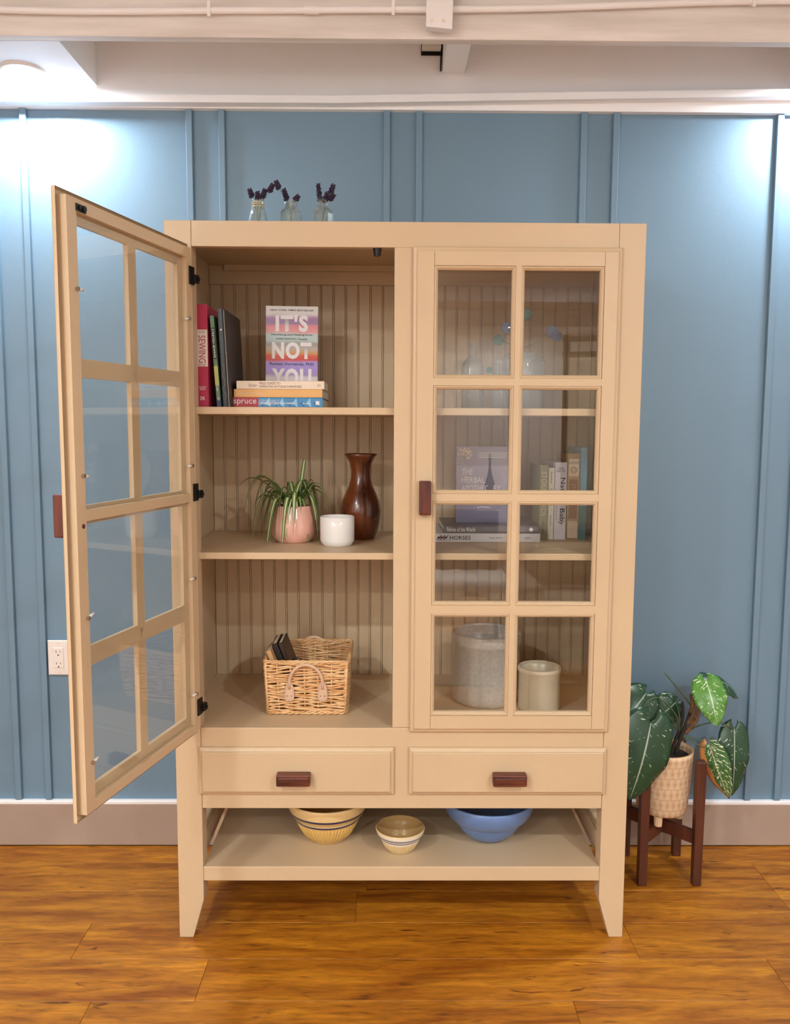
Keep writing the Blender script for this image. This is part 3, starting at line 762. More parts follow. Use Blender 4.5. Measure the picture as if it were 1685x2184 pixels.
sp_ = thing('spider_plant', 'variegated spider plant spilling over a glossy pink pot on the shelf', 'plant', (-0.311, 0.243, ZB_))
MB().lathe(shell([(0.0005, 0.0), (0.046, 0.0), (0.050, 0.003), (0.060, 0.016), (0.0655, 0.034), (0.0645, 0.052), (0.0595, 0.075), (0.0545, 0.098), (0.0535, 0.1035)], 0.0035), 56).build('pot', M['pinkpot'], sp_, smooth=True)
MB().lathe([(0.0005, 0.097), (0.030, 0.096), (0.0505, 0.092)], 24).build('soil', M['soil'], sp_, smooth=True)

def stripmat(name, ga, gb, cream, c0, c1, rough=0.4):
    m = bpy.data.materials.new(name); m.use_nodes = True
    nt = m.node_tree; N = nt.nodes; L = nt.links; p = N['Principled BSDF']; p.inputs['Roughness'].default_value = rough
    uv = N.new('ShaderNodeUVMap'); sx = N.new('ShaderNodeSeparateXYZ'); L.new(uv.outputs[0], sx.inputs[0])
    a = N.new('ShaderNodeMath'); a.operation = 'SUBTRACT'; a.inputs[1].default_value = 0.5; L.new(sx.outputs[0], a.inputs[0])
    b = N.new('ShaderNodeMath'); b.operation = 'ABSOLUTE'; L.new(a.outputs[0], b.inputs[0])
    r = N.new('ShaderNodeMapRange'); r.inputs[1].default_value = c0; r.inputs[2].default_value = c1; L.new(b.outputs[0], r.inputs[0])
    nz = N.new('ShaderNodeTexNoise'); nz.inputs['Scale'].default_value = 30; tc = N.new('ShaderNodeTexCoord'); L.new(tc.outputs['Object'], nz.inputs['Vector'])
    g = N.new('ShaderNodeMix'); g.data_type = 'RGBA'; L.new(nz.outputs[0], g.inputs[0]); g.inputs[6].default_value = (*ga, 1); g.inputs[7].default_value = (*gb, 1)
    mx = N.new('ShaderNodeMix'); mx.data_type = 'RGBA'; L.new(r.outputs[0], mx.inputs[0]); mx.inputs[6].default_value = (*cream, 1); L.new(g.outputs[2], mx.inputs[7])
    L.new(mx.outputs[2], p.inputs['Base Color'])
    return m
M['spider'] = stripmat('spider_leaf', S(74, 104, 46), S(112, 140, 68), S(222, 220, 180), 0.10, 0.20)
M['spider2'] = stripmat('spider_leaf_green', S(58, 86, 38), S(96, 126, 56), S(190, 200, 130), 0.04, 0.14)

def blade(parent, base, azim, reach, rise, drop, w, material, n=14, curl=0.0):
    """arching strap leaf"""
    m = MB(); uvs = []
    dx, dy = math.cos(azim), math.sin(azim); px, py = -dy, dx
    if dx > 0.4 and dy < -0.12: reach = min(reach, 0.078); curl = max(curl, 0.0)
    pts = []
    for i in range(n + 1):
        t = i / n
        r = reach * (math.sin(t * PI * 0.5) * 0.75 + 0.25 * t)
        z = rise * math.sin(min(1, t * 1.45) * PI * 0.5) * (1 - 0.0 * t) - drop * max(0, t - 0.38) ** 1.7 * 2.3
        sw = curl * t * t
        pts.append(Vector((base[0] + dx * r + px * sw, base[1] + dy * r + py * sw, max(0.006, base[2] + z))))
    for i, p in enumerate(pts):
        t = i / n
        ww = w * (0.55 + 0.45 * math.sin(PI * min(1, t * 1.3 + 0.1))) * (1 - max(0, t - 0.72) / 0.28 * 0.94 if t > 0.72 else 1)
        for k, sdd in enumerate((-1, 0, 1)):
            m.v.append((p.x + px * sdd * ww / 2, p.y + py * sdd * ww / 2, p.z + (0.25 * ww if sdd else 0)))
            uvs.append((k / 2, t))
    for i in range(n):
        for k in range(2):
            a = i * 3 + k; m.face((a, a + 1, a + 4, a + 3))
    return m.build('leaf', material, parent, smooth=True, uvs=uvs)
rg = random.Random(11)
specs = [(-2.75, 0.135, 0.135, 0.20), (-2.95, 0.145, 0.115, 0.05), (2.95, 0.130, 0.120, 0.10), (-2.6, 0.110, 0.075, 0.30), (-2.45, 0.10, 0.06, 0.36), (-2.2, 0.085, 0.05, 0.36),
         (-0.25, 0.120, 0.085, 0.22), (-0.45, 0.105, 0.075, 0.20), (-0.1, 0.10, 0.08, 0.18), (-0.8, 0.085, 0.06, 0.28), (-1.2, 0.075, 0.055, 0.25), (-1.5, 0.08, 0.065, 0.24), (-1.75, 0.08, 0.05, 0.27),
         (-2.0, 0.075, 0.055, 0.32), (0.3, 0.11, 0.09, 0.15), (0.8, 0.10, 0.09, 0.12), (1.3, 0.10, 0.10, 0.10), (1.9, 0.11, 0.10, 0.12), (2.4, 0.12, 0.10, 0.16), (2.7, 0.12, 0.11, 0.18), (0.95, 0.045, 0.165, 0.0)]
for a, rc, ri, dr in specs:
    if -1.9 < a < -0.7: rc *= 0.9; dr *= 0.6
    blade(sp_, (rg.uniform(-0.012, 0.012), rg.uniform(-0.012, 0.012), 0.094), a, rc * 1.08, ri * 0.84, dr * 0.75, rg.uniform(0.0135, 0.0175), M['spider'], curl=rg.uniform(-0.02, 0.02))
for k in range(30):
    a = (PI if k % 2 else 0.1) + rg.gauss(0, 0.75)
    fr = 1 if k % 2 else 0.85
    blade(sp_, (rg.uniform(-0.018, 0.018), rg.uniform(-0.018, 0.018), 0.094), a, rg.uniform(0.06, 0.125) * fr, rg.uniform(0.035, 0.095), rg.uniform(0.05, 0.18), rg.uniform(0.010, 0.0145), M['spider'] if k % 3 else M['spider2'], curl=rg.uniform(-0.03, 0.03))

t, o = lathe_thing('white_planter', 'small white glazed cup planter standing before the dark wooden vase', 'planter', (-0.182, 0.168, ZB_),
    shell([(0.0005, 0.003), (0.036, 0.003), (0.037, 0.0), (0.040, 0.0), (0.0425, 0.006), (0.0455, 0.010), (0.0475, 0.016), (0.0478, 0.050), (0.0476, 0.0805)], 0.0035), M['whiteglaze'], 64)
t, o = lathe_thing('wooden_vase', 'dark brown turned wooden vase with flared lip on the shelf', 'vase', (-0.1215, 0.312, ZB_),
    shell([(0.0005, 0.0), (0.040, 0.0), (0.043, 0.004), (0.052, 0.030), (0.0585, 0.060), (0.0600, 0.085), (0.0555, 0.110), (0.045, 0.135), (0.0345, 0.157), (0.0290, 0.180), (0.0285, 0.200), (0.033, 0.222), (0.042, 0.240), (0.0490, 0.2485)], 0.004), M['vase'], 56)

# bowls on the bottom shelf
def ringmat(name, base, bands, rough=0.2, base2=None, zs=None):
    """glaze with painted rings: bands=[(z0,z1,color)] in object height"""
    m = bpy.data.materials.new(name); m.use_nodes = True
    nt = m.node_tree; N = nt.nodes; L = nt.links; p = N['Principled BSDF']; p.inputs['Roughness'].default_value = rough; p.inputs['Coat Weight'].default_value = 0.3
    tc = N.new('ShaderNodeTexCoord'); sx = N.new('ShaderNodeSeparateXYZ'); L.new(tc.outputs['Object'], sx.inputs[0])
    nz = N.new('ShaderNodeTexNoise'); nz.inputs['Scale'].default_value = 25; L.new(tc.outputs['Object'], nz.inputs['Vector'])
    g = N.new('ShaderNodeMix'); g.data_type = 'RGBA'; L.new(nz.outputs[0], g.inputs[0])
    g.inputs[6].default_value = (*base, 1); g.inputs[7].default_value = (*(base2 or tuple(c * 0.9 for c in base)), 1)
    last = g.outputs[2]
    for z0, z1, c in bands:
        a = N.new('ShaderNodeMath'); a.operation = 'GREATER_THAN'; a.inputs[1].default_value = z0; L.new(sx.outputs['Z'], a.inputs[0])
        b = N.new('ShaderNodeMath'); b.operation = 'LESS_THAN'; b.inputs[1].default_value = z1; L.new(sx.outputs['Z'], b.inputs[0])
        c_ = N.new('ShaderNodeMath'); c_.operation = 'MULTIPLY'; L.new(a.outputs[0], c_.inputs[0]); L.new(b.outputs[0], c_.inputs[1])
        mx = N.new('ShaderNodeMix'); mx.data_type = 'RGBA'; L.new(c_.outputs[0], mx.inputs[0]); L.new(last, mx.inputs[6]); mx.inputs[7].default_value = (*c, 1); last = mx.outputs[2]
    L.new(last, p.inputs['Base Color'])
    return m
def ribs(parent, prof_r, n, r, material):
    m = MB()
    for i in range(n):
        a = 2 * PI * i / n
        m.tube([(rr * math.cos(a), rr * math.sin(a), z) for rr, z in prof_r], [r * f for f in (0.5, 1, 1, 0.6)], 6)
    m.build('fluted_ribs', material, parent, smooth=True)
ybm = ringmat('yellow_ware', S(226, 188, 110), [(0.0600, 0.0665, S(40, 42, 92)), (0.0665, 0.0735, S(236, 214, 168)), (0.0835, 0.0905, S(40, 42, 92)), (0.0905, 0.13, S(234, 204, 146))], base2=S(218, 176, 98))
yrm = mat('yellow_ware_plain', S(226, 188, 110), rough=0.2, coat=0.3)
t, o = lathe_thing('yellow_mixing_bowl', 'large yellow ribbed mixing bowl with two navy rings on the bottom shelf', 'bowl', (-0.212, 0.178, ZD),
    shell([(0.0005, 0.0), (0.056, 0.0), (0.060, 0.004), (0.078, 0.030), (0.0915, 0.058), (0.0955, 0.066), (0.100, 0.074), (0.1065, 0.078), (0.1135, 0.096), (0.119, 0.112), (0.121, 0.122)], 0.006), ybm, 72)
ribs(t, [(0.0605, 0.006), (0.0715, 0.021), (0.084, 0.043), (0.0905, 0.0565)], 56, 0.0024, yrm)
sbm = ringmat('cream_ware', S(224, 200, 152), [(0.030, 0.037, S(232, 224, 208)), (0.037, 0.0405, S(96, 110, 146)), (0.0405, 0.047, S(232, 224, 208)), (0.047, 0.0515, S(96, 110, 146)), (0.0515, 0.0605, S(232, 222, 204))], base2=S(216, 190, 140))
srm = mat('cream_ware_plain', S(226, 200, 150), rough=0.2, coat=0.3)
t = thing('small_cream_bowl', 'small cream ribbed bowl with two grey blue rings between the larger bowls', 'bowl', (-0.0035, 0.102, ZD))
MB().lathe([(0.0005, 0.0), (0.036, 0.0), (0.039, 0.003), (0.047, 0.018), (0.0545, 0.034), (0.0565, 0.039), (0.0600, 0.042), (0.0660, 0.050), (0.0690, 0.060), (0.0685, 0.0635), (0.0670, 0.0645)], 64).build('body', sbm, t, smooth=True)
MB().lathe([(0.0670, 0.0645), (0.0650, 0.0630), (0.0600, 0.047), (0.052, 0.038), (0.044, 0.020), (0.034, 0.007), (0.0005, 0.004)], 64).build('glazed_inside', mat('tan_glaze', S(176, 142, 92), rough=0.1, coat=0.5, var=0.05), t, smooth=True)
ribs(t, [(0.0385, 0.004), (0.0445, 0.014), (0.0505, 0.026), (0.0540, 0.033)], 44, 0.0016, srm)
bbm = mat('blue_glaze', S(102, 132, 184), rough=0.32, var=0.04, scale=(40, 40, 40), coat=0.15)
t, o = lathe_thing('blue_mixing_bowl', 'large periwinkle blue mixing bowl with a stepped shoulder on the bottom shelf', 'bowl', (0.252, 0.180, ZD),
    shell([(0.0005, 0.0), (0.050, 0.0), (0.056, 0.004), (0.078, 0.022), (0.0925, 0.044), (0.0985, 0.0570), (0.0990, 0.0580), (0.1050, 0.0590), (0.1060, 0.0595), (0.115, 0.0675), (0.123, 0.080), (0.130, 0.098), (0.134, 0.118)], 0.006), bbm, 72)

# crocks behind the closed door
ck = mat('grey_stoneware', S(206, 198, 188), rough=0.35, color2=S(186, 178, 168), scale=(120, 120, 120), coat=0.2)
ck2 = mat('cream_stoneware', S(220, 206, 180), rough=0.25, var=0.02, coat=0.3)
lathe_thing('large_crock', 'large grey stoneware crock standing on the cabinet floor', 'crock', (0.246, 0.246, ZC),
    shell([(0.0005, 0.0), (0.092, 0.0), (0.0955, 0.004), (0.0975, 0.02), (0.0975, 0.168), (0.1000, 0.170), (0.1010, 0.176), (0.1010, 0.194), (0.0995, 0.2005)], 0.009), ck, 64)
lathe_thing('small_crock', 'small cream stoneware crock beside the large grey crock', 'crock', (0.388, 0.160, ZC),
    shell([(0.0005, 0.0), (0.056, 0.0), (0.058, 0.003), (0.0585, 0.01), (0.0585, 0.107), (0.0605, 0.110), (0.0620, 0.114), (0.0610, 0.120), (0.0600, 0.1215)], 0.006), ck2, 56)

# ------------------------------------------------------------------ glass bottles
M['bottle'] = glassmat('bottle_glass', tint=(0.93, 0.96, 0.95), r0=0.06, power=2.2, gain=0.8, haze=0.02)
M['bottle_w'] = glassmat('frosty_bottle_glass', tint=(0.94, 0.96, 0.96), r0=0.06, power=2.0, gain=0.7, haze=0.12)
def bottle(name, label, loc, prof, seg, material, group, th=0.002, sx=1.0, sy=1.0, rot=0.0, smooth=True):
    t = thing(name, label, 'bottle', loc, group=group)
    MB().lathe(shell(prof, th), seg, sx=sx, sy=sy, rot=rot).build('glass_body', material, t, smooth=smooth)
    return t
ZT = 1.8832
GB = 'little bottles of lavender on top of the cabinet'
bt1 = bottle('bud_bottle', 'tapering clear bottle with a golden twine neck on top of the cabinet', (-0.396, 0.20, ZT), [(0.0005, 0), (0.026, 0), (0.0275, 0.003), (0.0275, 0.04), (0.0245, 0.058), (0.0185, 0.078), (0.0155, 0.084), (0.0155, 0.098), (0.0165, 0.100)], 32, M['bottle'], GB)
m = MB()
for k in (0, 2, 4): m.tube([(0.0168 * math.cos(a * PI / 10), 0.0168 * math.sin(a * PI / 10), 0.083 + k * 0.0028) for a in range(20)], 0.0010, 5, loop=True)
m.build('twine', mat('gold_twine', S(214, 190, 146), rough=0.6), bt1, smooth=True)
oct_ = [(0.0005, 0), (0.028, 0), (0.030, 0.003), (0.030, 0.064), (0.0285, 0.071), (0.0205, 0.078), (0.0175, 0.081), (0.0165, 0.085), (0.0168, 0.092), (0.0185, 0.0945), (0.0185, 0.099), (0.0175, 0.100)]
bt2 = bottle('bud_bottle', 'eight sided clear bottle next to the twine necked bottle', (-0.307, 0.20, ZT), oct_, 8, M['bottle'], GB, rot=PI / 8, smooth=False)
bt3 = bottle('bud_bottle', 'eight sided clear bottle holding sprigs with narrow green leaves', (-0.222, 0.20, ZT), oct_, 8, M['bottle'], GB, rot=PI / 8 + 0.2, smooth=False)
M['lav'] = mat('lavender_buds', S(66, 46, 78), rough=0.8, color2=S(38, 26, 44), scale=(200, 200, 200))
M['stem'] = mat('green_stem', S(104, 116, 74), rough=0.6, var=0.1)
rl = random.Random(5)
def sprig(base, tip, headlen, label, bend=0.01, n=26, leaves=0):
    t = thing('lavender_sprig', label, 'lavender', base, group='lavender sprigs in bottles')
    b, e = Vector((0, 0, 0)), Vector(tip) - Vector(base)
    ax = (e - b).normalized()
    cx = min((-0.396, -0.307, -0.222), key=lambda c_: abs(c_ - base[0]))
    gate = Vector((cx + max(-0.0105, min(0.0105, (tip[0] - cx) * 0.4)), 0.2 + rl.uniform(-0.006, 0.006), ZT + 0.0995)) - Vector(base)
    ax = ((e - gate).normalized() + Vector((0, 0, 0.25))).normalized()
    neck = e - ax * headlen
    pts = [b, b.lerp(gate, 0.5), gate, gate.lerp(neck, 0.5), neck, e - ax * 0.002]
    MB().tube(pts, 0.0008, 5).build('stem', M['stem'], t, smooth=True)
    m = MB()
    side = ax.cross(Vector((0, 1, 0))).normalized(); fw = ax.cross(side)
    for k in range(n):
        u = k / n; a = k * 2.4
        d = (side * math.cos(a) + fw * math.sin(a))
        rr = 0.0058 * (1 - 0.5 * u)
        c = neck + ax * (headlen * u) + d * rr
        m.ellipsoid(c, 0.0026, 0.0026, 0.0052, 5, 4, axis=(ax + d * 0.8).normalized())
    m.build('flower_head', M['lav'], t, smooth=True)
    for k in range(leaves):
        a = rl.uniform(-0.7, 0.7); z0 = 0.012 + 0.008 * k
        MB().tube([(0, 0, z0), (math.sin(a) * 0.01, -0.003, z0 + 0.012), (math.sin(a) * 0.018, -0.004, z0 + 0.026)], [0.0008, 0.0017, 0.0004], 5).build('leaf', M['stem'], t, smooth=True)
    return t
zb = ZT + 0.006
for base, tip, hl, lab in (
    ((-0.390, 0.203, zb), (-0.419, 0.20, 2.012), 0.020, 'dark lavender sprig leaning left out of the twine necked bottle'),
    ((-0.400, 0.196, zb), (-0.396, 0.19, 2.003), 0.020, 'short dark lavender sprig upright in the twine necked bottle'),
    ((-0.396, 0.204, zb), (-0.378, 0.205, 2.014), 0.024, 'dark lavender sprig just right of upright in the twine necked bottle'),
    ((-0.404, 0.200, zb), (-0.3555, 0.20, 2.026), 0.022, 'long lavender sprig leaning out of the twine bottle towards its neighbour'),
    ((-0.293, 0.203, zb), (-0.3475, 0.20, 2.034), 0.020, 'long lavender sprig in the eight sided bottle reaching towards the twine bottle'),
    ((-0.300, 0.197, zb), (-0.326, 0.195, 2.012), 0.028, 'dark lavender sprig leaning slightly out of the plain eight sided bottle'),
    ((-0.318, 0.204, zb), (-0.288, 0.205, 1.997), 0.016, 'low lavender sprig bent over the rim of the plain eight sided bottle'),
    ((-0.218, 0.203, zb), (-0.234, 0.20, 2.028), 0.044, 'tall lavender sprig upright in the bottle with narrow leaves'),
    ((-0.226, 0.197, zb), (-0.208, 0.195, 2.004), 0.026, 'short lavender sprig in the middle of the bottle with narrow leaves'),
    ((-0.228, 0.204, zb), (-0.1925, 0.205, 2.027), 0.024, 'tall lavender sprig leaning right in the bottle with narrow leaves'),
    ((-0.232, 0.20, zb), (-0.1905, 0.195, 1.999), 0.018, 'low lavender sprig leaning far out of the bottle with narrow leaves')):
    sprig(base, tip, hl, lab, leaves=3 if (base[0] > -0.25 and hl > 0.04) else (1 if base[0] > -0.23 else 0))

GC = 'glass bottles behind the closed door'
bottle('apothecary_bottle', 'tall clear flat sided bottle with a slim neck on the upper shelf', (0.192, 0.21, ZA), [(0.0005, 0), (0.034, 0), (0.036, 0.004), (0.036, 0.112), (0.032, 0.128), (0.018, 0.141), (0.0105, 0.150), (0.0095, 0.170), (0.0125, 0.1725), (0.0125, 0.181), (0.011, 0.182)], 32, M['bottle_w'], GC, sx=0.88, sy=0.6)
bb2 = bottle('apothecary_bottle', 'small clear bottle holding a round leaved stem behind the closed door', (0.262, 0.185, ZA), [(0.0005, 0), (0.022, 0), (0.0235, 0.003), (0.0235, 0.082), (0.021, 0.092), (0.012, 0.104), (0.0095, 0.110), (0.0095, 0.124), (0.0120, 0.1255), (0.0120, 0.132), (0.011, 0.133)], 32, M['bottle_w'], GC)
bb3 = bottle('glass_jar', 'wide square shouldered clear glass jar behind the closed door', (0.340, 0.245, ZA), [(0.0005, 0), (0.056, 0), (0.059, 0.004), (0.059, 0.135), (0.055, 0.147), (0.036, 0.150), (0.034, 0.153), (0.034, 0.158)], 40, M['bottle_w'], GC, sx=1.0, sy=0.7)
MB().tube([(0.020 * math.cos(a * PI / 12) + 0.03, -0.0425, 0.118 + 0.020 * math.sin(a * PI / 12)) for a in range(24)], 0.0018, 6, loop=True).build('embossed_ring', M['bottle_w'], bb3, smooth=True)
eu = thing('eucalyptus_stem', 'branching stem with round blue green leaves in the small clear bottle', 'foliage', (0.262, 0.185, ZA + 0.008))
M['eucleaf'] = mat('eucalyptus_leaf', S(84, 112, 108), rough=0.5, color2=S(60, 86, 76), scale=(30, 30, 30))
M['eucleaf2'] = mat('eucalyptus_leaf_blue', S(104, 112, 138), rough=0.5, color2=S(78, 86, 112), scale=(30, 30, 30))
hub = Vector((0.045, -0.02, 0.150))
MB().tube([(0.0, 0, 0), (0.001, 0, 0.12), (0.015, -0.01, 0.136), tuple(hub), (0.075, -0.025, 0.160), (0.105, -0.026, 0.182), (0.135, -0.026, 0.202)], 0.0010, 5).build('stem', M['stem'], eu, smooth=True)
MB().tube([tuple(hub), (0.030, -0.024, 0.165), (0.0, -0.026, 0.177)], 0.0009, 5).build('stem', M['stem'], eu, smooth=True)
MB().tube([tuple(hub), (0.045, -0.03, 0.185), (0.060, -0.028, 0.235)], 0.0009, 5).build('stem', M['stem'], eu, smooth=True)
MB().tube([tuple(hub), (0.035, -0.03, 0.185), (0.020, -0.028, 0.207)], 0.0009, 5).build('stem', M['stem'], eu, smooth=True)
for (x, y, z, r, mm, tl) in ((-0.006, -0.027, 0.178, 0.016, 'eucleaf', 0.25), (0.014, -0.029, 0.209, 0.0175, 'eucleaf2', -0.2), (0.066, -0.028, 0.246, 0.018, 'eucleaf', 0.3), (0.139, -0.027, 0.200, 0.0185, 'eucleaf2', 0.35), (0.152, -0.026, 0.188, 0.015, 'eucleaf2', -0.3), (-0.028, -0.01, 0.098, 0.010, 'eucleaf', 0.1)):
    m = MB()
    m.ellipsoid((0, 0, 0), r, 0.0012, r * 0.9, 20, 8); m.build('leaf', M[mm], eu, smooth=True, loc=(x, y, z), rot=(0.15, tl, 0.2))

# ------------------------------------------------------------------ wicker basket with notebooks
bk = thing('wicker_basket', 'rectangular woven wicker basket with pale leather handles on the cabinet floor', 'basket', (-0.264, 0.216, ZC))
def wick(name, c1, c2):
    m = bpy.data.materials.new(name); m.use_nodes = True
    nt = m.node_tree; N = nt.nodes; L = nt.links; p = N['Principled BSDF']; p.inputs['Roughness'].default_value = 0.5
    tc = N.new('ShaderNodeTexCoord'); mp = N.new('ShaderNodeMapping'); mp.inputs['Scale'].default_value = (22, 22, 240); L.new(tc.outputs['Object'], mp.inputs[0])
    nz = N.new('ShaderNodeTexNoise'); nz.inputs['Scale'].default_value = 1; nz.inputs['Detail'].default_value = 3; L.new(mp.outputs[0], nz.inputs['Vector'])
    rp = N.new('ShaderNodeValToRGB'); rp.color_ramp.elements[0].position = 0.3; rp.color_ramp.elements[1].position = 0.7
    rp.color_ramp.elements[0].color = (*c1, 1); rp.color_ramp.elements[1].color = (*c2, 1)
    L.new(nz.outputs[0], rp.inputs[0]); L.new(rp.outputs[0], p.inputs['Base Color'])
    return m
M['wick'] = wick('wicker', S(206, 146, 88), S(240, 204, 154))
M['leather'] = mat('pale_leather', S(214, 178, 150), rough=0.55, var=0.05, scale=(40, 40, 40))
def per(u, hx, hy, rc=0.016):
    """point and outward normal on a rounded rectangle, u in 0..1 (starting front left, going right)"""
    segs = [2 * (hx - rc), rc * PI / 2, 2 * (hy - rc), rc * PI / 2] * 2
    tot = sum(segs); d = (u % 1) * tot
    cs = [(hx - rc, -hy + rc), (hx - rc, hy - rc), (-hx + rc, hy - rc), (-hx + rc, -hy + rc)]
    dirs = [(1, 0), (0, 1), (-1, 0), (0, -1)]; nr = [(0, -1), (1, 0), (0, 1), (-1, 0)]
    st_ = [(-hx + rc, -hy), (hx, -hy + rc), (hx - rc, hy), (-hx, hy - rc)]
    for i in range(4):
        if d <= segs[2 * i]: return (st_[i][0] + dirs[i][0] * d, st_[i][1] + dirs[i][1] * d), nr[i], tot
        d -= segs[2 * i]
        if d <= segs[2 * i + 1]:
            a0 = -PI / 2 + i * PI / 2 + d / rc
            return (cs[i][0] + rc * math.cos(a0), cs[i][1] + rc * math.sin(a0)), (math.cos(a0), math.sin(a0)), tot
        d -= segs[2 * i + 1]
    return st_[0], nr[0], tot
HX0, HX1, HY0, HY1, BH = 0.1085, 0.115, 0.112, 0.117, 0.152
NST = 24
rw = random.Random(3)
m = MB(); NP = 240; rows = 32
for r_ in range(rows):
    f = r_ / (rows - 1); z = 0.006 + f * (BH - 0.016)
    hx = HX0 + (HX1 - HX0) * f; hy = HY0 + (HY1 - HY0) * f
    ph = rw.uniform(0, 6.28); amp = 0.0012 + 0.0009 * rw.random()
    pts = []
    for i in range(NP):
        u = i / NP; (x, y), (nx, ny), tot = per(u, hx, hy)
        off = 0.0030 * math.sin(u * NST * PI + (PI if r_ % 2 else 0)) 
        zz = z + amp * math.sin(u * 2 * PI * 5 + ph) + 0.0014 * math.sin(u * 2 * PI * 11 + ph * 2)
        pts.append((x + nx * off, y + ny * off, zz))
    m.tube(pts, 0.0026, 6, loop=True)
tag(m.build('woven_willow', M['wick'], bk, smooth=True), kind='stuff')
m = MB()
for i in range(NST * 1):
    u = (i + 0.5) / NST; (x, y), _, _ = per(u, HX0, HY0); (x2, y2), _, _ = per(u, HX1, HY1)
    m.tube([(x, y, 0.003), (x2, y2, BH - 0.006)], 0.0026, 6)
for cx in (-1, 1):
    for cy_ in (-1, 1):
        for e in (-0.004, 0.005):
            m.tube([(cx * (HX0 - 0.003), cy_ * (HY0 - 0.004 - e), 0.003), (cx * (HX1 - 0.003), cy_ * (HY1 - 0.004 - e), BH - 0.004)], 0.0036, 7)
tag(m.build('stakes', M['wick'], bk, smooth=True), kind='stuff')
m = MB()
for zc, hx, hy, rr in ((BH - 0.003, HX1, HY1, 0.0034), (0.0055, HX0, HY0, 0.0030)):
    for k in range(3):
        pts = []
        for i in range(NP):
            u = i / NP; (x, y), (nx, ny), tot = per(u, hx, hy); a = u * 2 * PI * 16 + k * 2 * PI / 3
            pts.append((x + nx * 0.004 * math.cos(a), y + ny * 0.004 * math.cos(a), zc + 0.0032 * math.sin(a)))
        m.tube(pts, rr * 0.85, 6, loop=True)
tag(m.build('braided_rim', M['wick'], bk, smooth=True), kind='stuff')
box('basket_base', M['wick'], bk, -HX0 + 0.003, HX0 - 0.003, -HY0 + 0.003, HY0 - 0.003, 0.002, 0.007)
for sgn in (-1, 1):
    yh = sgn * (HY1 + 0.0055)
    pts = [(-0.0455, yh, 0.075)] + [(-0.0455 * math.cos(a * PI / 14), yh + sgn * 0.006 * math.sin(a * PI / 14), 0.092 + 0.053 * math.sin(a * PI / 14)) for a in range(15)] + [(0.0455, yh, 0.075)]
    if sgn > 0: pts = [(x, y, z + 0.012 if z > 0.1 else z) for x, y, z in pts]
    h = MB().tube(pts, 0.0045, 10).build('handle', M['leather'], bk, smooth=True)
    for cx in (-0.0455, 0.0455):
        poly = [(cx - 0.0055, 0.095), (cx - 0.011, 0.082), (cx - 0.0135, 0.060), (cx - 0.0125, 0.046), (cx - 0.006, 0.041), (cx + 0.006, 0.041), (cx + 0.0125, 0.046), (cx + 0.0135, 0.060), (cx + 0.011, 0.082), (cx + 0.0055, 0.095)]
        ya, yb_ = (yh - 0.0015, yh + 0.0025) if sgn < 0 else (yh - 0.0025, yh + 0.0015)
        MB().prism(poly, ya, yb_).build('handle_tab', M['leather'], h, bevel=0.001)
        if sgn < 0:
            for dx in (-0.0055, 0.0055):
                MB().cyl((cx + dx, ya - 0.0004, 0.056), (cx + dx, ya + 0.001, 0.056), 0.0015, 8).build('rivet_hole', M['ink'], h)
            ins = [(cx + (x - cx) * 0.78, 0.068 + (z - 0.068) * 0.85) for x, z in poly]
            MB().tube([(x, ya - 0.0001, z) for x, z in ins], 0.0004, 4, loop=True).build('stitching', M['inkgrey'], h)
GN = 'notebooks leaning in the basket'
bl = mat('black_leatherette', S(30, 24, 24), rough=0.5, var=0.1); br_ = mat('brown_leatherette', S(52, 34, 30), rough=0.45, var=0.1); kr = mat('kraft_cover', S(206, 160, 112), rough=0.7, var=0.06)
def nbk(name, label, t, h, d, cv, loc, lean, off=0.0):
    b = thing(name, label, 'notebook', loc, (0, -lean, 0), GN)
    m = MB().box(-t / 2, -t / 2 + 0.0015, 0, d, 0, h); m.box(t / 2 - 0.0015, t / 2, 0, d, 0, h); m.box(-t / 2, t / 2, 0, 0.0015, 0, h)
    m.build('cover', cv, b, bevel=0.0006, seg=1)
    box('pages', M['paper'], b, -t / 2 + 0.0015, t / 2 - 0.0015, 0.0015, d - 0.002, 0.002, h - 0.002)
    return b
nbk('kraft_notebook', 'kraft brown notebook leaning at the basket edge', 0.014, 0.172, 0.09, kr, (-0.3105, 0.128, ZC + 0.012), 0.36)
nbk('black_planner', 'thick black planner leaning between kraft and brown notebooks', 0.016, 0.186, 0.11, bl, (-0.2925, 0.155, ZC + 0.012), 0.36)
b = nbk('brown_journal', 'dark brown journal leaning on the black planner inside the basket', 0.012, 0.190, 0.11, br_, (-0.2745, 0.150, ZC + 0.012), 0.36)
MB().tube([(0.006, 0.03, 0.125), (0.020, 0.03, 0.128), (0.034, 0.03, 0.118), (0.036, 0.03, 0.104), (0.02, 0.03, 0.098)], 0.0018, 6).build('strap_loop', bl, b, smooth=True)

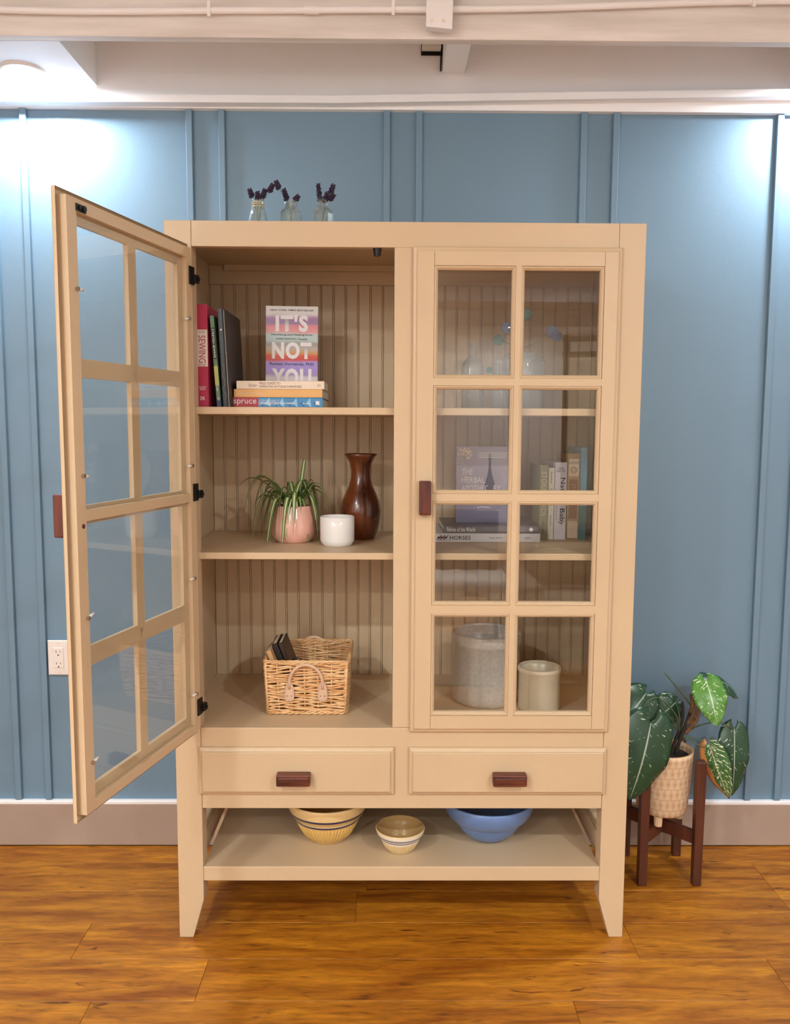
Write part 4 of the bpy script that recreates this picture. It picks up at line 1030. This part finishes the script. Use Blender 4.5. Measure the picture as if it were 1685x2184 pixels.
# ------------------------------------------------------------------ wall outlet
ol = thing('wall_outlet', 'white double wall outlet on the blue wall behind the open door', 'outlet', (-1.095, 0.4955, 0.634))
box('back_box', M['white'], ol, -0.026, 0.032, 0.0, 0.0140, -0.050, 0.052)
MB().ring(-0.035, 0.035, -0.057, 0.057, [(0, 0.0), (0.0005, -0.003), (0.003, -0.005), (0.017, -0.0055)], cap=True).build('cover_plate', M['outlet'], ol)
rc_ = MB().ring(-0.0165, 0.0165, -0.0335, 0.0335, [(0, -0.0050), (0.0008, -0.0080), (0.002, -0.0085)], cap=True).build('receptacle', M['outlet'], ol)
for zc in (0.0165, -0.0215):
    for dx, hh in ((-0.0063, 0.0040), (0.0063, 0.0032)):
        box('slot', M['ink'], rc_, dx - 0.0008, dx + 0.0008, -0.0088, -0.0080, zc + 0.0045 - hh, zc + 0.0045 + hh)
    MB().cyl((0, -0.0088, zc - 0.0065), (0, -0.0080, zc - 0.0065), 0.0024, 12).build('ground_hole', M['ink'], rc_)
for zc in (0.048, -0.048):
    MB().cyl((0, -0.0064, zc), (0, -0.0045, zc), 0.0028, 12).build('screw_head', M['plastic'], ol)

# ------------------------------------------------------------------ plant stand with the philodendron
sd = thing('plant_stand', 'dark walnut four legged plant stand beside the cabinet', 'plant stand', (0.814, 0.352, 0.0))
for sx, sy_ in ((-1, -1), (1, -1), (1, 1), (-1, 1)):
    cx, cy_ = sx * 0.0825, sy_ * 0.0885; h = 0.0145
    tp = 0.002
    MB().hexa([(cx - h + tp, cy_ - h + tp, 0), (cx + h - tp, cy_ - h + tp, 0), (cx + h - tp, cy_ + h - tp, 0), (cx - h + tp, cy_ + h - tp, 0)],
              [(cx - h, cy_ - h, 0.388), (cx + h, cy_ - h, 0.388), (cx + h, cy_ + h, 0.388), (cx - h, cy_ + h, 0.388)]).build('leg', M['walnut'], sd, bevel=0.002)
an = math.atan2(0.0885, 0.0825); ln = math.hypot(0.0885, 0.0825) - 0.012
for k, a in enumerate((an, -an)):
    MB().box(-ln, ln, -0.010, 0.010, 0.128, 0.166).xform(Matrix.Rotation(a, 4, 'Z')).build('cross_brace', M['walnut'], sd, bevel=0.0015)
def potmat():
    m = bpy.data.materials.new('stamped_terracotta'); m.use_nodes = True
    nt = m.node_tree; N = nt.nodes; L = nt.links; p = N['Principled BSDF']; p.inputs['Roughness'].default_value = 0.75
    uv = N.new('ShaderNodeUVMap'); sx = N.new('ShaderNodeSeparateXYZ'); L.new(uv.outputs[0], sx.inputs[0])
    def mth(op, a, b=None):
        n = N.new('ShaderNodeMath'); n.operation = op
        for i, v in enumerate((a, b)):
            if v is None: continue
            if hasattr(v, 'links') or hasattr(v, 'is_linked'): L.new(v, n.inputs[i])
            else: n.inputs[i].default_value = v
        return n.outputs[0]
    U = mth('MULTIPLY', sx.outputs[0], 26.0); V = mth('MULTIPLY', sx.outputs[1], 6.0)
    rowv = mth('FLOOR', V); odd = mth('MODULO', rowv, 2.0)
    U2 = mth('ADD', U, mth('MULTIPLY', odd, 0.5))
    fu = mth('ABSOLUTE', mth('SUBTRACT', mth('FRACT', U2), 0.5)); fv = mth('ABSOLUTE', mth('SUBTRACT', mth('FRACT', V), 0.5))
    d = mth('ADD', mth('MULTIPLY', fu, 1.25), mth('MULTIPLY', fv, 1.0))
    # leaf shaped outline: ring around d = 0.36, core at d < 0.12
    ringv = mth('LESS_THAN', mth('ABSOLUTE', mth('SUBTRACT', d, 0.40)), 0.055)
    core = mth('LESS_THAN', d, 0.22)
    line = mth('GREATER_THAN', fv, 0.47)
    tot = mth('MINIMUM', mth('ADD', mth('ADD', ringv, core), line), 1.0)
    nz = N.new('ShaderNodeTexNoise'); nz.inputs['Scale'].default_value = 24; nz.inputs['Detail'].default_value = 5
    tc = N.new('ShaderNodeTexCoord'); L.new(tc.outputs['Object'], nz.inputs['Vector'])
    mx = N.new('ShaderNodeMix'); mx.data_type = 'RGBA'; L.new(nz.outputs[0], mx.inputs[0]); mx.inputs[6].default_value = (*S(232, 208, 178), 1); mx.inputs[7].default_value = (*S(214, 178, 138), 1)
    m2 = N.new('ShaderNodeMix'); m2.data_type = 'RGBA'; L.new(mth('MULTIPLY', tot, 0.75), m2.inputs[0]); L.new(mx.outputs[2], m2.inputs[6]); m2.inputs[7].default_value = (*S(190, 138, 92), 1)
    L.new(m2.outputs[2], p.inputs['Base Color'])
    b = N.new('ShaderNodeBump'); b.inputs['Strength'].default_value = 0.6; b.inputs['Distance'].default_value = 0.0015; b.invert = True
    L.new(tot, b.inputs['Height']); L.new(b.outputs[0], p.inputs['Normal'])
    return m
ph = thing('philodendron', 'variegated philodendron with large dark leaves in a stamped pale clay pot', 'plant', (0.814, 0.352, 0.1905))
prof = [(0.0005, 0.006), (0.060, 0.006), (0.072, 0.010), (0.0765, 0.018), (0.079, 0.06), (0.083, 0.12), (0.0870, 0.190), (0.0880, 0.205), (0.084, 0.2055), (0.082, 0.19), (0.078, 0.15)]
m = MB().lathe(prof, 64)
uvs = []
for r_, z in prof:
    for i in range(64): uvs.append((i / 64 if i < 64 else 1, min(1, z / 0.205)))
po = m.build('pot', potmat(), ph, smooth=True, uvs=uvs)
MB().lathe([(0.0005, 0.186), (0.05, 0.184), (0.0825, 0.180)], 24).build('soil', M['soil'], ph, smooth=True)
for a in (-2.05, 0.04, 2.1):
    MB().cyl((0.056 * math.cos(a), 0.056 * math.sin(a), -0.024), (0.056 * math.cos(a), 0.056 * math.sin(a), 0.008), 0.012, 16, 0.0135).build('pot_foot', mat('clay_foot', S(224, 192, 156), rough=0.75, var=0.05), po, smooth=False, bevel=0.002)

def leafmat(name, ga, gb, wh, amt, scale=(26, 7, 1), edge=None):
    m = bpy.data.materials.new(name); m.use_nodes = True
    nt = m.node_tree; N = nt.nodes; L = nt.links; p = N['Principled BSDF']; p.inputs['Roughness'].default_value = 0.32
    uv = N.new('ShaderNodeUVMap'); sx = N.new('ShaderNodeSeparateXYZ'); L.new(uv.outputs[0], sx.inputs[0])
    ab = N.new('ShaderNodeMath'); ab.operation = 'SUBTRACT'; ab.inputs[1].default_value = 0.5; L.new(sx.outputs[0], ab.inputs[0])
    a2 = N.new('ShaderNodeMath'); a2.operation = 'ABSOLUTE'; L.new(ab.outputs[0], a2.inputs[0])
    # splashes follow the side veins: shear v by |u|
    sh = N.new('ShaderNodeMath'); sh.operation = 'MULTIPLY_ADD'; sh.inputs[1].default_value = -0.55; L.new(a2.outputs[0], sh.inputs[0]); L.new(sx.outputs[1], sh.inputs[2])
    cb = N.new('ShaderNodeCombineXYZ'); L.new(sx.outputs[0], cb.inputs[0]); L.new(sh.outputs[0], cb.inputs[1])
    mp = N.new('ShaderNodeMapping'); mp.inputs['Scale'].default_value = (7, 34, 1); L.new(cb.outputs[0], mp.inputs[0])
    oi = N.new('ShaderNodeObjectInfo'); sc = N.new('ShaderNodeVectorMath'); sc.operation = 'SCALE'; sc.inputs[0].default_value = (31, 17, 5); L.new(oi.outputs['Random'], sc.inputs['Scale']); L.new(sc.outputs[0], mp.inputs['Location'])
    nz = N.new('ShaderNodeTexNoise'); nz.inputs['Scale'].default_value = 1; nz.inputs['Detail'].default_value = 2; L.new(mp.outputs[0], nz.inputs['Vector'])
    r = N.new('ShaderNodeMapRange'); r.inputs[1].default_value = amt; r.inputs[2].default_value = amt + 0.03; L.new(nz.outputs[0], r.inputs[0])
    md = N.new('ShaderNodeMapRange'); md.inputs[1].default_value = 0.008; md.inputs[2].default_value = 0.018; md.inputs[3].default_value = 0.7; md.inputs[4].default_value = 0.0; L.new(a2.outputs[0], md.inputs[0])
    mxm = N.new('ShaderNodeMath'); mxm.operation = 'MAXIMUM'; L.new(r.outputs[0], mxm.inputs[0]); L.new(md.outputs[0], mxm.inputs[1])
    n2 = N.new('ShaderNodeTexNoise'); n2.inputs['Scale'].default_value = 4; L.new(uv.outputs[0], n2.inputs['Vector'])
    g = N.new('ShaderNodeMix'); g.data_type = 'RGBA'; L.new(n2.outputs[0], g.inputs[0]); g.inputs[6].default_value = (*ga, 1); g.inputs[7].default_value = (*gb, 1)
    mx = N.new('ShaderNodeMix'); mx.data_type = 'RGBA'; L.new(mxm.outputs[0], mx.inputs[0]); L.new(g.outputs[2], mx.inputs[6]); mx.inputs[7].default_value = (*wh, 1)
    last = mx.outputs[2]
    if edge:
        n3 = N.new('ShaderNodeTexNoise'); n3.inputs['Scale'].default_value = 5; n3.inputs['Detail'].default_value = 4; L.new(uv.outputs[0], n3.inputs['Vector'])
        e1 = N.new('ShaderNodeMath'); e1.operation = 'MULTIPLY_ADD'; e1.inputs[1].default_value = 0.35; iv = N.new('ShaderNodeMath'); iv.operation = 'SUBTRACT'; iv.inputs[0].default_value = 1.0; L.new(sx.outputs[0], iv.inputs[1]); L.new(n3.outputs[0], e1.inputs[0]); L.new(iv.outputs[0], e1.inputs[2])
        e2 = N.new('ShaderNodeMapRange'); e2.inputs[1].default_value = 0.42; e2.inputs[2].default_value = 0.36; L.new(e1.outputs[0], e2.inputs[0])
        m3 = N.new('ShaderNodeMix'); m3.data_type = 'RGBA'; L.new(e2.outputs[0], m3.inputs[0]); L.new(last, m3.inputs[6]); m3.inputs[7].default_value = (*edge, 1); last = m3.outputs[2]
    L.new(last, p.inputs['Base Color'])
    return m
M['phil'] = leafmat('philodendron_leaf', S(26, 58, 40), S(44, 84, 54), S(206, 220, 200), 0.66)
M['phil_l'] = leafmat('philodendron_leaf_bright', S(62, 118, 44), S(96, 150, 58), S(226, 234, 200), 0.62)
M['phil_e'] = leafmat('philodendron_leaf_browning', S(40, 84, 46), S(76, 116, 58), S(224, 228, 190), 0.58, edge=S(196, 132, 76))
M['petiole'] = mat('leaf_stalk', S(92, 112, 72), rough=0.45, color2=S(70, 84, 52), scale=(30, 30, 30))
M['caneb'] = mat('dark_cane', S(42, 34, 26), rough=0.7, var=0.2, scale=(50, 50, 50))
O = Vector((0.814, 0.352, 0.1905))
def bleaf(base, tip, nrm, w, material, sag=0.02, cup=0.25, heart=0.12, wav=0.004, nt_=18, ns=6, asym=1.0):
    base, tip, nrm = Vector(base) - O, Vector(tip) - O, Vector(nrm).normalized()
    ax = (tip - base); ln_ = ax.length; ax.normalize()
    side = ax.cross(nrm).normalized(); nrm = side.cross(ax).normalized()
    m = MB(); uvs = []
    for i in range(nt_ + 1):
        t = i / nt_
        c = base + ax * (ln_ * t) + nrm * (sag * 4 * t * (1 - t))
        prof_ = (math.sin(PI * min(1.0, t ** 0.62)) ** 0.75) if 0 < t < 1 else 0
        wd = max(w * 0.5 * prof_, 0.001 if t > 0.5 else w * 0.10)
        for j in range(-ns, ns + 1):
            s_ = j / ns; a = abs(s_)
            back = heart * ln_ * a * a * max(0, 1 - t * 2.2)
            wv = wav * math.sin(t * 17 + (3 if j > 0 else 0)) * a * a
            fold = cup * wd * a * a
            ww = wd * (asym if s_ < 0 else 1.0)
            p = c + side * (ww * s_) - ax * back - nrm * (fold - wv)
            m.v.append(tuple(p)); uvs.append((0.5 + 0.5 * s_, t))
    K = 2 * ns + 1
    for i in range(nt_):
        for j in range(K - 1):
            a = i * K + j; m.face((a, a + 1, a + K + 1, a + K))
    return m.build('leaf', material, ph, smooth=True, uvs=uvs, solid=0.0006)
def stalk(pts, r=0.0028, material=None):
    P = [Vector(p) - O for p in pts]; out = []
    n = len(P)
    for i in range(n - 1):
        p0, p1, p2, p3 = P[max(i - 1, 0)], P[i], P[i + 1], P[min(i + 2, n - 1)]
        for k in range(5):
            u = k / 5
            out.append(0.5 * ((2 * p1) + (p2 - p0) * u + (2 * p0 - 5 * p1 + 4 * p2 - p3) * u * u + (-p0 + 3 * p1 - 3 * p2 + p3) * u ** 3))
    out.append(P[-1])
    return MB().tube([tuple(p) for p in out], [r * (1 - 0.35 * i / len(out)) for i in range(len(out))], 7).build('stalk', material or M['petiole'], ph, smooth=True)
HB_ = (0.862, 0.358, 0.445)
stalk([(0.838, 0.352, 0.365), (0.848, 0.355, 0.41), HB_, (0.872, 0.36, 0.49), (0.869, 0.36, 0.537)], 0.006, M['caneb'])
stalk([(0.850, 0.350, 0.372), (0.866, 0.352, 0.43), (0.885, 0.355, 0.48), (0.900, 0.36, 0.53)], 0.0065, M['caneb'])
# big drooping leaf in front
stalk([HB_, (0.82, 0.30, 0.485), (0.770, 0.262, 0.508), (0.734, 0.243, 0.505)])
bleaf((0.736, 0.243, 0.512), (0.668, 0.205, 0.292), (0.25, -1, 0.35), 0.185, M['phil'], sag=0.012, cup=0.22, heart=0.20)
# darker leaf behind it, high by the cabinet
stalk([HB_, (0.845, 0.345, 0.50), (0.79, 0.335, 0.556), (0.745, 0.315, 0.552), (0.728, 0.30, 0.530)])
bleaf((0.752, 0.345, 0.570), (0.655, 0.30, 0.470), (0.1, -0.8, 0.6), 0.125, M['phil'], sag=0.01, heart=0.15)
stalk([HB_, (0.83, 0.38, 0.49), (0.775, 0.385, 0.548), (0.745, 0.375, 0.565)], 0.0024)
# mid leaf behind the stems
bleaf((0.868, 0.41, 0.520), (0.775, 0.405, 0.445), (0.15, -1, 0.3), 0.105, M['phil'], sag=0.008)
stalk([HB_, (0.872, 0.39, 0.48), (0.868, 0.408, 0.515)], 0.0024)
# bright glossy leaf at the top and its neighbour seen from the edge
stalk([(0.898, 0.36, 0.52), (0.915, 0.352, 0.57), (0.930, 0.340, 0.604)])
bleaf((0.930, 0.338, 0.612), (0.947, 0.280, 0.488), (-0.12, -1, 0.55), 0.102, M['phil_l'], sag=0.012, cup=0.18, heart=0.16)
stalk([(0.900, 0.362, 0.52), (0.922, 0.362, 0.575), (0.945, 0.362, 0.606)], 0.0022)
bleaf((0.925, 0.365, 0.612), (1.046, 0.372, 0.545), (0.35, -0.55, 1.0), 0.085, M['phil'], sag=0.024, cup=0.4, heart=0.05)
# two hanging leaves on the far side
stalk([(0.876, 0.358, 0.438), (0.925, 0.36, 0.462), (0.985, 0.36, 0.472), (1.034, 0.366, 0.445)])
bleaf((1.036, 0.366, 0.452), (1.030, 0.345, 0.242), (-0.1, -1, 0.15), 0.098, M['phil'], sag=0.012, cup=0.3, heart=0.13)
stalk([(0.872, 0.355, 0.43), (0.905, 0.352, 0.425), (0.945, 0.345, 0.412), (0.975, 0.338, 0.378)])
bleaf((0.948, 0.338, 0.412), (1.012, 0.322, 0.244), (-0.5, -1, 0.2), 0.082, M['phil_e'], sag=0.015, cup=0.35, heart=0.10)
stalk([(0.868, 0.352, 0.43), (0.905, 0.340, 0.412), (0.945, 0.338, 0.396)], 0.0022)
# spear shoots and papery sheaths
stalk([(0.900, 0.36, 0.52), (0.865, 0.36, 0.565), (0.811, 0.36, 0.628)], 0.0030)
stalk([(0.905, 0.36, 0.53), (0.915, 0.36, 0.58), (0.917, 0.36, 0.629)], 0.0030)
stalk([(0.906, 0.358, 0.53), (0.912, 0.355, 0.57), (0.911, 0.355, 0.608)], 0.0022)
M['sheath'] = mat('dry_sheath', S(130, 92, 62), rough=0.7, color2=S(84, 62, 40), scale=(40, 40, 40))
for (x, z, tx, tz) in ((0.885, 0.470, 0.905, 0.535), (0.895, 0.455, 0.918, 0.520), (0.893, 0.505, 0.890, 0.565), (0.880, 0.44, 0.900, 0.49)):
    stalk([(x, 0.353, z), ((x + tx) / 2 + 0.004, 0.346, (z + tz) / 2), (tx, 0.350, tz)], 0.0075, M['sheath'])

# ------------------------------------------------------------------ the rest of the room (seen as reflections in the door glass)
FAB = mat('grey_upholstery', S(120, 110, 104), rough=0.9, var=0.06, scale=(40, 40, 40), bump=0.3, bscale=(300, 300, 300))
SOF = mat('taupe_sofa_fabric', S(150, 132, 116), rough=0.9, var=0.05, scale=(30, 30, 30), bump=0.3, bscale=(300, 300, 300))
CLO = mat('white_cloth', S(232, 226, 218), rough=0.9, var=0.03)
OAK = woodmat('dark_oak', S(60, 40, 28), S(104, 74, 52), scale=(30, 30, 4), rough=0.5)
def stripe(name, a, b, sc):
    m = bpy.data.materials.new(name); m.use_nodes = True
    N = m.node_tree.nodes; L = m.node_tree.links; p = N['Principled BSDF']; p.inputs['Roughness'].default_value = 0.9
    tc = N.new('ShaderNodeTexCoord'); w = N.new('ShaderNodeTexWave'); w.bands_direction = 'Z'; w.inputs['Scale'].default_value = sc; w.inputs['Distortion'].default_value = 0.6
    L.new(tc.outputs['Object'], w.inputs['Vector'])
    mx = N.new('ShaderNodeMix'); mx.data_type = 'RGBA'; L.new(w.outputs[1], mx.inputs[0]); mx.inputs[6].default_value = (*a, 1); mx.inputs[7].default_value = (*b, 1); L.new(mx.outputs[2], p.inputs['Base Color'])
    return m
so = thing('sofa', 'low taupe fabric sofa reflected in the closed cabinet door', 'sofa', (1.50, -3.05, 0))
box('sofa_base', SOF, so, -0.78, 0.78, -0.42, 0.38, 0.06, 0.24, bevel=0.02)
box('seat_cushion', SOF, so, -0.62, -0.01, -0.24, 0.42, 0.24, 0.37, bevel=0.04, seg=3)
box('seat_cushion', SOF, so, 0.01, 0.62, -0.24, 0.42, 0.24, 0.37, bevel=0.04, seg=3)
box('sofa_back', SOF, so, -0.62, 0.62, -0.42, -0.22, 0.24, 0.74, bevel=0.05, seg=3)
for sx in (-1, 1):
    box('armrest', SOF, so, min(sx * 0.62, sx * 0.80), max(sx * 0.62, sx * 0.80), -0.42, 0.40, 0.06, 0.46, bevel=0.04, seg=3)
    for sy_ in (-0.36, 0.32): MB().cyl((sx * 0.7, sy_, 0), (sx * 0.7, sy_, 0.06), 0.02, 12, 0.026).build('foot', OAK, so)
m = MB()
for i in range(13):
    for j in range(9):
        u, v = i / 6 - 1, j / 4 - 1
        m.v.append((u * 0.22, -0.062 * (1 - u ** 4) * (1 - v ** 4), 0.15 + v * 0.145 * (1 - 0.06 * (1 - u * u))))
n0 = len(m.v)
m.v += [(x, -y, z) for x, y, z in m.v]
for i in range(12):
    for j in range(8):
        a = i * 9 + j; m.face((a, a + 9, a + 10, a + 1)); m.face((n0 + a, n0 + a + 1, n0 + a + 10, n0 + a + 9))
tag(m.build('throw_pillow', stripe('striped_linen', S(196, 172, 134), S(150, 128, 98), 16.0), None, smooth=True, loc=(1.10, -3.00, 0.385), rot=(0.35, 0, 0)), 'striped beige throw pillow leaning on the taupe sofa', 'pillow')
ch = thing('upholstered_chair', 'grey upholstered chair with splayed wooden legs reflected in the closed door', 'chair', (0.43, -2.75, 0.0128))
box('seat', FAB, ch, -0.22, 0.22, -0.22, 0.22, 0.40, 0.49, bevel=0.03, seg=3)
box('backrest', FAB, ch, -0.21, 0.21, -0.26, -0.19, 0.47, 0.86, bevel=0.03, seg=3)
for sx in (-1, 1):
    for sy_ in (-1, 1):
        MB().tube([(sx * 0.17, sy_ * 0.17, 0.41), (sx * 0.215, sy_ * 0.215, 0.0)], [0.019, 0.012], 10).build('leg', OAK, ch, smooth=True)
m = MB()
NX, NY = 26, 10
for i in range(NX):
    for j in range(NY):
        u = i / (NX - 1); v = j / (NY - 1)
        x = -0.225 + 0.45 * u
        if v < 0.6: y = -0.15 + v / 0.6 * 0.38; z = 0.494 + 0.004 * math.sin(u * 20)
        else: y = 0.233 + 0.006 * math.sin(u * 25); z = 0.494 - (v - 0.6) / 0.4 * (0.10 + 0.035 * math.sin(u * 9))
        m.v.append((x, y, z))
for i in range(NX - 1):
    for j in range(NY - 1):
        a = i * NY + j; m.face((a, a + NY, a + NY + 1, a + 1))
tag(m.build('throw_cloth', CLO, None, smooth=True, solid=0.003, loc=(0.43, -2.75, 0.0148)), 'white cloth draped over the seat of the grey chair', 'cloth')
rk = thing('wooden_rack', 'tall dark wooden rack with two cross bars standing by the sofa', 'rack', (1.36, -3.72, 0), (0, 0, 0.5))
for sx in (-1, 1):
    box('post', OAK, rk, sx * 0.17 - 0.02, sx * 0.17 + 0.02, -0.02, 0.02, 0.05, 2.02, bevel=0.003)
    box('foot', OAK, rk, sx * 0.17 - 0.025, sx * 0.17 + 0.025, -0.16, 0.16, 0.0, 0.05, bevel=0.004)
for z in (1.88, 1.99, 0.5): box('cross_bar', OAK, rk, -0.20, 0.20, -0.016, 0.016, z - 0.02, z + 0.02, bevel=0.003)
box('canvas_panel', M['paper'], rk, -0.15, 0.15, 0.006, 0.012, 0.6, 1.86)
rg_ = box('area_rug', mat('shaggy_rug', S(150, 118, 90), rough=1.0, color2=S(92, 66, 50), scale=(60, 60, 60), detail=8, bump=1.0, bscale=(120, 120, 120)), None, -0.62, 0.62, -0.55, 0.55, 0.0005, 0.010, loc=(0.06, -2.75, 0))
tag(rg_, 'mottled brown shag rug under the grey chair', 'rug')
for y in (-4.9, -6.6):
    cb_ = box('ceiling_beam', M['white_beam'], None, RX0 + 0.01, RX1 - 0.01, -0.04, 0.04, 0.0, CZ + 0.09 - 2.40, bevel=0.003, loc=(0, y, 2.40))
    tag(cb_, 'white painted beam crossing the main ceiling, %s' % ('nearer the glowing lamps by the sofa' if y > -5 else 'closer to the wall opposite the cabinet'), 'beam')
